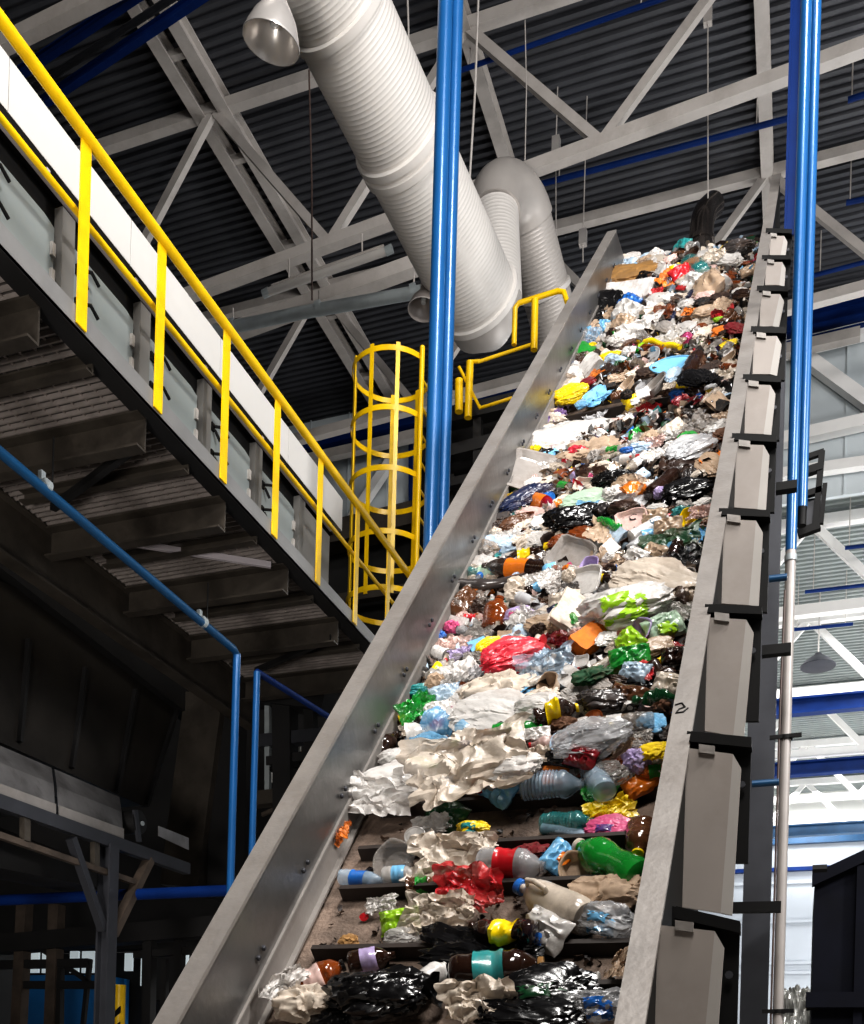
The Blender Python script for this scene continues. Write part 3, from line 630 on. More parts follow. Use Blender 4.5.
# dark shiny elbow stack beyond the top of the belt
ch = thing('vent_stack', pd(704, 250, 16), 'dark shiny metal vent elbow poking up behind the top of the waste pile', 'vent')
c0 = pd(701, 266, 16); c1 = pd(701, 236, 16); c2 = pd(703, 214, 16.0); c3 = pd(713, 205, 16.2)
MB().tube(arc_pts([c0, c1, c2, c3]), 12 / F * 16, 24).build('stack_body', CHROME, ch, True)
for t in (.35, .8): MB().lathe([(-.03, .2), (.03, .2)], c0.lerp(c1, t), c1 - c0, 24).build('stack_ring', CHROME, ch, True)
# ------------------------------------------------------------------ lamps and hung fittings
def bell(c, ax, R, label, m=LAMPM):
    t = thing('high_bay_lamp', c, label, 'lamp'); ax = V(ax).normalized()
    MB().lathe([(0, R), (R * .25, R * .96), (R * .7, R * .78), (R * 1.1, R * .5), (R * 1.35, R * .3), (R * 1.6, R * .26)], c, ax, 32, False).build('lamp_shade', m, t, True)
    MB().lathe([(0, R * 1.0), (.0, R * 1.03), (R * .06, R * 1.03), (R * .06, R * 1.0)], c, ax, 32, False).build('lamp_rim', LAMPM, t, True)
    MB().lathe([(R * 1.6, R * .28), (R * 2.3, R * .28)], c, ax, 16).build('lamp_housing', DUCTIN, t, True)
    MB().lathe([(R * .5, .03), (R * .6, R * .16), (R * .9, R * .2), (R * 1.3, R * .1)], c, ax, 16).build('bulb', GLASS, t, True)
    MB().tube([c + ax * R * 2.3, c + ax * R * 2.3 + V((0, 0, .8))], .015, 6).build('suspension_rod', CABLE, t)
    return t
c = pd(271, 43, 9.6); bell(c, (.25, -.1, 1), .255, 'round bell shaped metal high bay lamp hanging beside the upper end of the white duct')
c = pd(423, 310, 13.5); bell(c, (0, .1, 1), .19, 'dim grey bell shaped lamp half hidden behind the blue double column', mat('dim_reflector', '#87807c', .4, .3, .1, 4))
yt = 13.6; g = lambda u, v, y=yt: on(u, v, 'y', y)
t = thing('tube_lamp', g(328, 272), 'long fluorescent tube lamp hung under the white truss chord', 'lamp')
MB().tube([g(266, 293), g(389, 250)], .055, 14).build('tube', mat('tube_cover', '#d3cfcb', .2, 0, .03, 4, alpha=.8), t, True)
MB().tube([g(272, 287), g(384, 247)], .035, 8).build('lamp_tray', WHITE, t)
for u, v in ((266, 293), (389, 250)): MB().lathe([(-.05, .06), (.05, .06)], g(u, v), (1, 0, .2), 12).build('end_cap', GALV, t)
for u, v in ((289, 283), (362, 258)): MB().tube([g(u, v), g(u, v - 24)], .012, 6).build('hanger', CABLE, t)
yt = 14.2
t = thing('grey_pipe', g(318, 308, yt), 'grey round pipe slung level under the trusses, ending behind the blue double column', 'pipe')
MB().tube([g(190, 336, yt), g(300, 313, yt), g(436, 289, yt)], .085, 16).build('pipe_body', GALV, t, True)
for u, v in ((233, 326), (319, 308), (414, 291)):
    MB().lathe([(-.04, .1), (.04, .1)], g(u, v, yt), (1, 0, .18), 16).build('pipe_collar', GALV, t); MB().tube([g(u, v, yt), g(u, v - 18, yt)], .012, 6).build('hanger', CABLE, t)
tag(MB().beam(g(225, 335, 14.6), g(425, 262, 14.6), .2, .2).build('tie_beam', WHITE), 'sloping white tie beam just above the grey slung pipe', 'beam')
for (a, b, y, rr, m_, lab) in (((407, -20), (407, 84), 12, .012, CABLE, 'pale hanging cable dropping onto the white duct, nearest the duct top'), ((479, -20), (468, 205), 12.5, .014, CABLE, 'pale hanging cable just beside the blue double column, reaching the arched duct'),
        ((309, 70), (312, 300), 13, .012, CABLEB, 'thin brown cable hanging past the fluorescent lamp'), ((525, 20), (525, 160), 14, .008, CABLE, 'faint thin cord hanging between the blue columns and the white diagonal')):
    p, q_ = on(*a, 'y', y), on(*b, 'y', y)
    tag(MB().tube([p, q_.lerp(p, .5) + V((0.02, 0, 0)), q_], rr, 6).build('hanging_cable', m_), lab, 'cable')
for (u, v, v2, y, lab) in ((708, 16, 198, 15.5, 'small white ceiling box with a long cord, above the dark vent elbow'), (556, 145, 250, 16.5, 'small pale sensor with a cord, hanging near the arched duct'), (583, 238, 262, 16.8, 'small pale sensor head near the top tip of the steel side wall')):
    t = thing('ceiling_sensor', on(u, v, 'y', y), lab, 'sensor'); p = on(u, v, 'y', y)
    MB().box(p - V((.06, .05, .12)), p + V((.06, .05, .12))).build('sensor_box', LAMPM, t); MB().tube([p - V((0, 0, .1)), on(u, v2, 'y', y)], .01, 6).build('cord', CABLE, t)
    MB().tube([p, V((p.x, p.y, roof_z(p.x)))], .01, 6).build('drop_rod', CABLE, t)
zc = lambda p: p
for (a, b, z, rr, lab) in (((445, 76), (670, -4), 17.2, .035, 'thin dark blue sprinkler pipe under the roof deck beside the white V of diagonals'), ((530, 187), (790, 118), 17.1, .045, 'thin dark blue sprinkler pipe running under the roof deck to the dark blue column'), ((812, 276), (880, 258), 17.0, .04, 'short blue sprinkler pipe beyond the bright blue pipe, above the crane beams'), ((846, 203), (880, 196), 17.0, .045, 'short blue pipe piece near the frame edge under the roof deck, the lower one'), ((848, 100), (880, 90), 17.0, .045, 'short blue pipe piece near the frame edge under the roof deck, the upper one')):
    hung_pipe('sprinkler_pipe', [on(*a, 'z', z), on(*b, 'z', z)], rr, DBLUE, 17.8, lab)
t = on(712, 70, 'z', 17)
# ------------------------------------------------------------------ waste: shapes (built once, unit size: x long, y along the belt, z off the belt)
def nz(p, s, seed): return noise.noise(V(p) * s + V((seed * 7.3, seed * 3.1, seed * 1.7)))
def rdg(p, s, seed): return 1 - 2 * abs(nz(p, s, seed))
def ico(sub):
    import bmesh
    bm = bmesh.new(); bmesh.ops.create_icosphere(bm, subdivisions=sub, radius=1); m = MB(); bm.verts.ensure_lookup_table()
    m.v = [v.co.copy() for v in bm.verts]; m.f = [tuple(v.index for v in f.verts) for f in bm.faces]; bm.free(); return m
ICO5, ICO4, ICO3 = ico(5), ico(4), ico(3)
def blob(name, seed, lump=.35, r1=.22, r2=.1, dims=(.5, .36, .24), src=None, smooth=True, pleat=0.):
    m = MB(); s = src or ICO5; m.f = s.f
    for p in s.v:
        w = p + V((nz(p, 1.3, seed), nz(p, 1.3, seed + 9), nz(p, 1.3, seed + 18))) * .45
        k = 1 + lump * nz(p, 1.1, seed + 3) + r1 * (rdg(w, 1.9, seed + 5) - .35) + r2 * (rdg(w, 4.6, seed + 6) - .3) + r2 * .3 * (rdg(w, 10, seed + 8) - .3)
        if pleat:
            rr = math.hypot(w.y, w.z) + 1e-6; c = V((w.y / rr * 2.6, w.z / rr * 2.6, w.x * .7)); e = .4 + .6 * p.x * p.x
            k += pleat * e * (rdg(c, 1., seed + 31) - .4) + pleat * .5 * (rdg(c, 2.3, seed + 32) - .4) + pleat * .22 * (rdg(c, 5.1, seed + 33) - .4)
        m.v.append(V((p.x * k * dims[0], p.y * k * dims[1], p.z * k * dims[2])))
    return m.mesh(name, smooth)
def filmsheet(name, seed, amp=.2, nx=44, ny=32):
    m = MB()
    for j in range(ny):
        for i in range(nx):
            x, y = i / (nx - 1) - .5, j / (ny - 1) - .5; p = V((x * 2, y * 2, 0)); w = p + V((nz(p, 1.5, seed), nz(p, 1.5, seed + 4), 0)) * .6
            z = amp * (rdg(w, 1.4, seed + 1) * .6 + rdg(w, 3.3, seed + 2) * .4 + rdg(w, 7.5, seed + 3) * .18)
            e = max(abs(x), abs(y)) * 2; ed = .16 * nz(p, 4, seed + 6) * e
            x2 = x * (1 + ed + .25 * nz(p, 1.2, seed + 11)) + .1 * nz(p, 3, seed + 8); y2 = y * (1 + ed + .3 * nz(p, 1.2, seed + 12)) * .72 + .08 * nz(p, 3, seed + 9)
            m.v.append(V((x2, y2, z + .25 * amp * nz(p, .9, seed + 20))))
    m.f = [(j * nx + i, j * nx + i + 1, (j + 1) * nx + i + 1, (j + 1) * nx + i) for j in range(ny - 1) for i in range(nx - 1)]
    return m.mesh(name, True)
PROF = {'soda': [(-.5, .05), (-.495, .1), (-.47, .135), (-.4, .142), (-.22, .142), (-.16, .136), (0, .136), (.1, .143), (.2, .14), (.3, .115), (.38, .075), (.43, .047), (.44, .055), (.455, .055), (.46, .046), (.5, .046)],
        'water': [(-.5, .06), (-.49, .11), (-.46, .13)] + [(-.44 + .028 * i, .128 if i % 2 else .142) for i in range(20)] + [(.14, .142), (.2, .138), (.3, .1), (.38, .065), (.43, .05), (.435, .06), (.45, .06), (.455, .05), (.5, .05)],
        'short': [(-.5, .08), (-.49, .15), (-.45, .18), (0, .18), (.15, .17), (.27, .13), (.35, .08), (.42, .06), (.425, .07), (.44, .07), (.445, .06), (.5, .06)]}
CAPX = .43
def bottle(kind, seed, crush=.25):
    prof = PROF[kind]; body = MB(); dense = []
    for (a, ra), (b, rb) in zip(prof, prof[1:]):
        n = max(1, int((b - a) / .03))
        for i in range(n): dense.append((a + (b - a) * i / n, ra + (rb - ra) * i / n))
    dense.append(prof[-1]); SEG = 20
    def warp(p, keep):
        k = 0 if p.x > .34 else 1
        d = 1 + k * crush * (nz(p, 4, seed) + .6 * (rdg(p, 7, seed + 2) - .4))
        q = V((p.x, p.y * d * keep, p.z * d * keep * (1 - .25 * crush * k)))
        q.z += crush * .12 * nz(V((p.x * 2.2, 0, 0)), 1, seed + 5); q.y += crush * .12 * nz(V((p.x * 2.2, 3, 0)), 1, seed + 6); return q
    def part(d, name, keep=1., cap=True):
        m = MB(); m.lathe(d, (0, 0, 0), (1, 0, 0), SEG, cap); m.v = [warp(p, keep) for p in m.v]; return m.mesh(name, True)
    b = part(dense, 'bottle_body'); lab = part([(x, r + .002) for x, r in dense if -.22 <= x <= .13], 'bottle_label', 1.03, False)
    cp = MB(); rr = prof[-1][1] + .014; cp.lathe([(.445, rr), (.46, rr + .003), (.505, rr), (.51, rr - .01)], (0, 0, 0), (1, 0, 0), 16); cp.v = [warp(p, 1) for p in cp.v]
    return b, lab, cp.mesh('bottle_cap', True)
def can(seed):
    m = MB(); d = [(-.5, .2), (-.47, .235), (-.42, .25)] + [(-.4 + .05 * i, .25) for i in range(17)] + [(.45, .235), (.5, .2)]; m.lathe(d, (0, 0, 0), (1, 0, 0), 24)
    m.v = [V((p.x, p.y * (1 + .2 * nz(p, 3, seed)), p.z * (1 + .3 * nz(p, 3, seed + 1)))) for p in m.v]
    e = MB(); e.lathe([(.5, .2), (.51, .2), (.51, .17), (.495, .165)], (0, 0, 0), (1, 0, 0), 24); e.v = [V((p.x, p.y * (1 + .2 * nz(p, 3, seed)), p.z * (1 + .3 * nz(p, 3, seed + 1)))) for p in e.v]
    return m.mesh('can_body', True), e.mesh('can_rim', True)
def tub(seed, r0=.34, r1=.48, h=.5, sq=0.):
    m = MB(); SEG = 28; pr = [(0, r0 * .1), (0, r0), (h * .5, (r0 + r1) / 2), (h, r1), (h, r1 + .035), (h - .03, r1 + .035), (h - .03, r1), (h * .98, r1 - .02), (h * .06, r0 - .025), (.03, .02)]
    m.lathe(pr, (0, 0, 0), (0, 0, 1), SEG)
    out = []
    for p in m.v:
        if sq:
            a = math.atan2(p.y, p.x); k = 1 / max(abs(math.cos(a)), abs(math.sin(a))) ** sq; p = V((p.x * k, p.y * k * .75, p.z))
        out.append(V((p.x * (1 + .15 * nz(p, 2.5, seed)), p.y * (1 + .15 * nz(p, 2.5, seed + 1)), p.z - h / 2)))
    m.v = out; return m.mesh('tub', True)
def carton(seed, dims=(1, .55, .4), cr=.1):
    m = MB(); N = 8
    import bmesh
    bm = bmesh.new(); bmesh.ops.create_cube(bm, size=1); bmesh.ops.subdivide_edges(bm, edges=bm.edges[:], cuts=N, use_grid_fill=True); bm.verts.ensure_lookup_table()
    for v in bm.verts:
        p = v.co.copy(); k = V((nz(p, 2.2, seed), nz(p, 2.2, seed + 3), nz(p, 2.2, seed + 6))) * cr + V((rdg(p, 4, seed), rdg(p, 4, seed + 1), rdg(p, 4, seed + 2))) * cr * .3
        m.v.append(V(((p.x + k.x) * dims[0], (p.y + k.y) * dims[1], (p.z + k.z) * dims[2])))
    m.f = [tuple(v.index for v in f.verts) for f in bm.faces]; bm.free(); me = m.mesh('carton', True); return me
def packet(seed):
    m = MB(); nx, ny = 30, 20
    for sd in (1, -1):
        base = len(m.v)
        for j in range(ny):
            for i in range(nx):
                x, y = i / (nx - 1) * 2 - 1, j / (ny - 1) * 2 - 1; b = max(0, 1 - x ** 4) ** .6 * max(0, 1 - y ** 4) ** .6; p = V((x, y, sd * .2))
                m.v.append(V((x * .5 * (1 + .06 * nz(p, 2, seed)), y * .34 * (1 + .08 * nz(p, 2, seed + 1)), sd * .13 * b * (1 + .7 * rdg(p, 2.2, seed + 2)) + .05 * nz(V((x, y, 0)), 1.5, seed + 4))))
        for j in range(ny - 1):
            for i in range(nx - 1): m.f.append((base + j * nx + i, base + j * nx + i + 1, base + (j + 1) * nx + i + 1, base + (j + 1) * nx + i))
    return m.mesh('packet', True)
def disc(seed, ry=.45):
    m = MB(); m.lathe([(-.02, .47), (0, .5), (.03, .5), (.035, .46), (.012, .43), (.012, .02)], (0, 0, 0), (0, 0, 1), 40)
    m.v = [V((p.x, p.y * ry * 2, p.z + .05 * nz(p, 2, seed))) for p in m.v]; return m.mesh('lid', True)
def stick(seed):
    pts = [V((-.5 + i / 10, .06 * nz(V((i / 4, 0, 0)), 1, seed), .05 * nz(V((i / 4, 5, 0)), 1, seed))) for i in range(11)]
    return MB().tube(pts, [.05 + .02 * nz(V((i, 0, 0)), .5, seed) for i in range(11)], 10).mesh('tube_piece', True)
def jug(seed):
    m = MB(); pr = [(-.5, .1), (-.49, .2), (-.42, .235), (.1, .235), (.22, .21), (.34, .13), (.4, .065), (.47, .06), (.5, .06)]; d = []
    for (a, ra), (b, rb) in zip(pr, pr[1:]):
        n = max(1, int((b - a) / .04)); d += [(a + (b - a) * i / n, ra + (rb - ra) * i / n) for i in range(n)]
    d.append(pr[-1]); m.lathe(d, (0, 0, 0), (1, 0, 0), 24)
    m.v = [V((p.x, p.y * (1 + .12 * nz(p, 3, seed)), p.z * .8 * (1 + .15 * nz(p, 3, seed)))) for p in m.v]
    h = MB(); h.tube([(.3, .13, .0), (.27, .24, .02), (.12, .3, .02), (-.02, .27, .01), (-.04, .2, 0)], .03, 10)
    c = MB(); c.lathe([(.46, .085), (.54, .085), (.545, .07)], (0, 0, 0), (1, 0, 0), 16)
    return m.mesh('jug_body', True), h.mesh('jug_handle', True), c.mesh('bottle_cap', True)
def tie(seed):                                    # knotted neck of a tied bag
    m = MB(); pr = [(.38, .1), (.44, .055), (.47, .035), (.49, .06), (.52, .1), (.58, .17), (.62, .2)]; m.lathe(pr, (0, 0, 0), (1, 0, 0), 20, False)
    m.v = [V((p.x + .05 * nz(p, 8, seed), p.y * (1 + .5 * nz(p, 9, seed)), p.z * (1 + .5 * nz(p, 9, seed + 2)))) for p in m.v]; return m.mesh('tied_neck', True)
BAG = [blob('plastic_bag', s, .4, .1, .03, pleat=.22) for s in range(9)]
BAGL = [blob('plastic_bag', 40 + s, .4, .12, .04, (.5, .3, .2), pleat=.26) for s in range(5)]
PAPER = [blob('paper_ball', 60 + s, .3, .3, .2, (.45, .38, .34), ICO4) for s in range(5)]
CLOTH = [blob('cloth', 80 + s, .5, .45, .08, (.5, .36, .2)) for s in range(5)]
FILM = [filmsheet('film', s, .16 + .03 * (s % 4)) for s in range(10)]
BOT = {k: [bottle(k, 10 * i + s, (.12, .3, .5)[s % 3]) for s in range(4)] for i, k in enumerate(PROF)}
CAN = [can(s) for s in range(3)]; TUB = [tub(s) for s in range(3)]; TRAY = [tub(9 + s, .42, .5, .2, .8) for s in range(3)]
BOX = [carton(s) for s in range(4)]; BOXF = [carton(20 + s, (1, .7, .12), .07) for s in range(3)]
PACK = [packet(s) for s in range(5)]; DISC = [disc(s) for s in range(2)]; OVAL = disc(5, .3); STICK = [stick(s) for s in range(4)]; JUG = jug(3); TIE = [tie(s) for s in range(3)]
# ------------------------------------------------------------------ waste: materials
HEX = {'white': '#d6d2ce', 'cream': '#d2c5b6', 'beige': '#b79f88', 'tan': '#a37c4c', 'grey': '#9c9691', 'pale pink': '#dcbdb5', 'brown': '#5e3d28', 'dark brown': '#2f1d15', 'amber': '#7d3c13', 'black': '#121112',
       'dark grey': '#413c3b', 'red': '#c2242d', 'dark red': '#7d1420', 'coral red': '#d93849', 'orange': '#e07b22', 'yellow': '#f0cf12', 'lime': '#9ccb2a', 'green': '#1f8f35', 'dark green': '#1b4a2c', 'teal': '#2f8f8f',
       'light blue': '#7dbde6', 'blue': '#2a6fc0', 'navy': '#1d2747', 'purple': '#6a4a8c', 'pink': '#dd5f8e', 'pale blue': '#b6cbdd', 'lilac': '#b7a6cf', 'silver': '#b9b9bb', 'pale green': '#b5cdb6'}
def tm(c, style='film'):
    h = HEX[c]; n = 'waste_' + c.replace(' ', '_') + '_' + style
    if style == 'film': return mat(n, h, .34, 0, .16, 5, bump=.3, bscale=12, alpha=.9, dirt='#7c6656' if c not in ('black', 'navy') else None, dirt_amt=.4, coat=.25)
    if style == 'bag': return mat(n, h, .3 if c != 'black' else .2, 0, .12, 4, bump=.28 if c != 'black' else .1, bscale=9, alpha=.9 if c in ('white', 'cream', 'pale blue', 'silver') else 1., dirt='#8d7462' if c != 'black' else None, dirt_amt=.3, coat=.3)
    if style == 'gloss': return mat(n, h, .22, 0, .15, 4, coat=.3, dirt='#5d4c40', dirt_amt=.4)
    if style == 'clear': return mat(n, h, .14, 0, .08, 5, alpha=.48, coat=.6, bump=.3, bscale=12)
    if style == 'glass': return mat(n, h, .1, 0, .25, 4, alpha=.86, coat=.8)
    if style == 'paper': return mat(n, h, .8, 0, .14, 6, dirt='#6e5949', dirt_amt=.5)
    if style == 'metal': return mat(n, h, .25, .7, .15, 5)
def obj(name, me, m, parent=None):
    o = bpy.data.objects.new(name, me); COL.objects.link(o)
    if not me.materials: me.materials.append(m)
    o.material_slots[0].link = 'OBJECT'; o.material_slots[0].material = m
    if parent: o.parent = parent
    return o
def place(o, pt, rot, dims, pitch=0., roll=0.):
    bas = Matrix((V((1, 0, 0)), EU, EN)).transposed()
    R = bas @ Matrix.Rotation(rot, 3, 'Z') @ Matrix.Rotation(pitch, 3, 'Y') @ Matrix.Rotation(roll, 3, 'X')
    o.matrix_world = Matrix.Translation(pt) @ R.to_4x4() @ Matrix.Diagonal((*dims, 1))
def hfield(x, s):                                   # thickness of the waste over the belt
    t = (x - XL) / (XR - XL); sz = s
    d = min(1, max(0, (sz - cl[4] - .03) / .35)); base = .05 + .12 * min(1, max(0, t) * 2.2)
    g = noise.noise(V((x * 2.2, s * 1.6, 1.))) * .05
    q_ = s - SGAP; gap = min(1, max(0, min((q_ + .85) / .35, (.22 - q_) / .12))) * min(1, max(0, (x + 1.95) / .2)) * min(1, max(0, (-.8 - x) / .2))
    return max(.015, (base + g) * d * (1 - .92 * gap) + .012)
SGAP = sx(belt_at(605, 410))[1]
def metric(p, e):                                   # pixels per metre along a direction
    a, b = proj(p - e * .02), proj(p + e * .02); return math.hypot(a[0] - b[0], a[1] - b[1]) / .04, math.atan2(-(b[1] - a[1]), b[0] - a[0])
def rot_for(p, ang):                                # the belt angle that shows as a picture angle
    best, bb = 0, 9
    for i in range(-90, 90, 3):
        a = math.radians(i); _, t = metric(p, V((math.cos(a), 0, 0)) + EU * math.sin(a)); d = abs((t - math.radians(ang) + math.pi / 2) % math.pi - math.pi / 2)
        if d < bb: best, bb = a, d
    return best
def make(kind, seed, c, m2=None, cap=None, lab=None, style=None):
    """root object with its parts, unit size"""
    r = random.Random(seed)
    if kind in ('soda', 'water', 'short'):
        b, l, cp = BOT[kind][seed % 4]; st = style or ('glass' if c in ('brown', 'dark brown', 'amber', 'green', 'dark green', 'black') else 'clear')
        o = obj('bottle', b, tm(c, st))
        if lab: obj('bottle_label', l, tm(lab, 'gloss'), o)
        if cap: obj('bottle_cap', cp, tm(cap, 'gloss'), o)
        return o
    if kind == 'jug':
        o = obj('jug', JUG[0], tm(c, style or 'gloss')); obj('jug_handle', JUG[1], tm(c, 'gloss'), o); obj('bottle_cap', JUG[2], tm(cap or 'blue', 'gloss'), o); return o
    if kind == 'can':
        b, e = CAN[seed % 3]; o = obj('drink_can', b, tm(c, style or 'metal')); obj('can_rim', e, tm('silver', 'metal'), o); return o
    if kind == 'tiedbag':
        o = obj('plastic_bag', BAG[seed % 9], tm(c, style or 'bag')); obj('tied_neck', TIE[seed % 3], tm(c, style or 'bag'), o); return o
    me, nm, st = {'bag': (BAG[seed % 9], 'plastic_bag', 'bag'), 'longbag': (BAGL[seed % 5], 'plastic_bag', 'bag'), 'paper': (PAPER[seed % 5], 'crumpled_paper', 'paper'), 'cloth': (CLOTH[seed % 5], 'cloth_rag', 'paper'),
          'film': (FILM[seed % 10], 'plastic_film', 'film'), 'tub': (TUB[seed % 3], 'food_tub', 'gloss'), 'tray': (TRAY[seed % 3], 'food_tray', 'gloss'), 'box': (BOX[seed % 4], 'drink_carton', 'paper'), 'board': (BOXF[seed % 3], 'cardboard_piece', 'paper'),
          'packet': (PACK[seed % 5], 'snack_packet', 'gloss'), 'lid': (DISC[seed % 2], 'container_cover', 'gloss'), 'oval': (OVAL, 'container_cover', 'gloss'), 'stick': (STICK[seed % 4], 'plastic_tube', 'gloss')}[kind]
    o = obj(nm, me, tm(c, style or st))
    if lab:                                         # printed patch
        pm = PATCH[seed % 2]; obj('printed_patch', pm, tm(lab, 'gloss'), o)
    return o
def patch(seed):
    s = BAG[0]; m = MB(); me = blob('printed_patch', seed, .4, .1, .03, dims=(.5, .36, .24), pleat=.22); keep = []
    for f in me.polygons:
        c = f.center
        if c.y < -.02 and -.3 < c.x < .2 and c.z > -.08 and noise.noise(c * 9) > -.12: keep.append(tuple(f.vertices))
    m.v = [v.co.copy() * 1.012 for v in me.vertices]; m.f = keep; return m.mesh('printed_patch', True)
PATCH = [patch(0), patch(1)]
CATS = {'bottle': 'bottle', 'jug': 'bottle', 'drink_can': 'can', 'plastic_bag': 'bag', 'crumpled_paper': 'paper', 'cloth_rag': 'cloth', 'plastic_film': 'film', 'food_tub': 'tub', 'food_tray': 'tray', 'drink_carton': 'carton', 'cardboard_piece': 'cardboard', 'snack_packet': 'packet', 'container_cover': 'lid', 'plastic_tube': 'tube'}
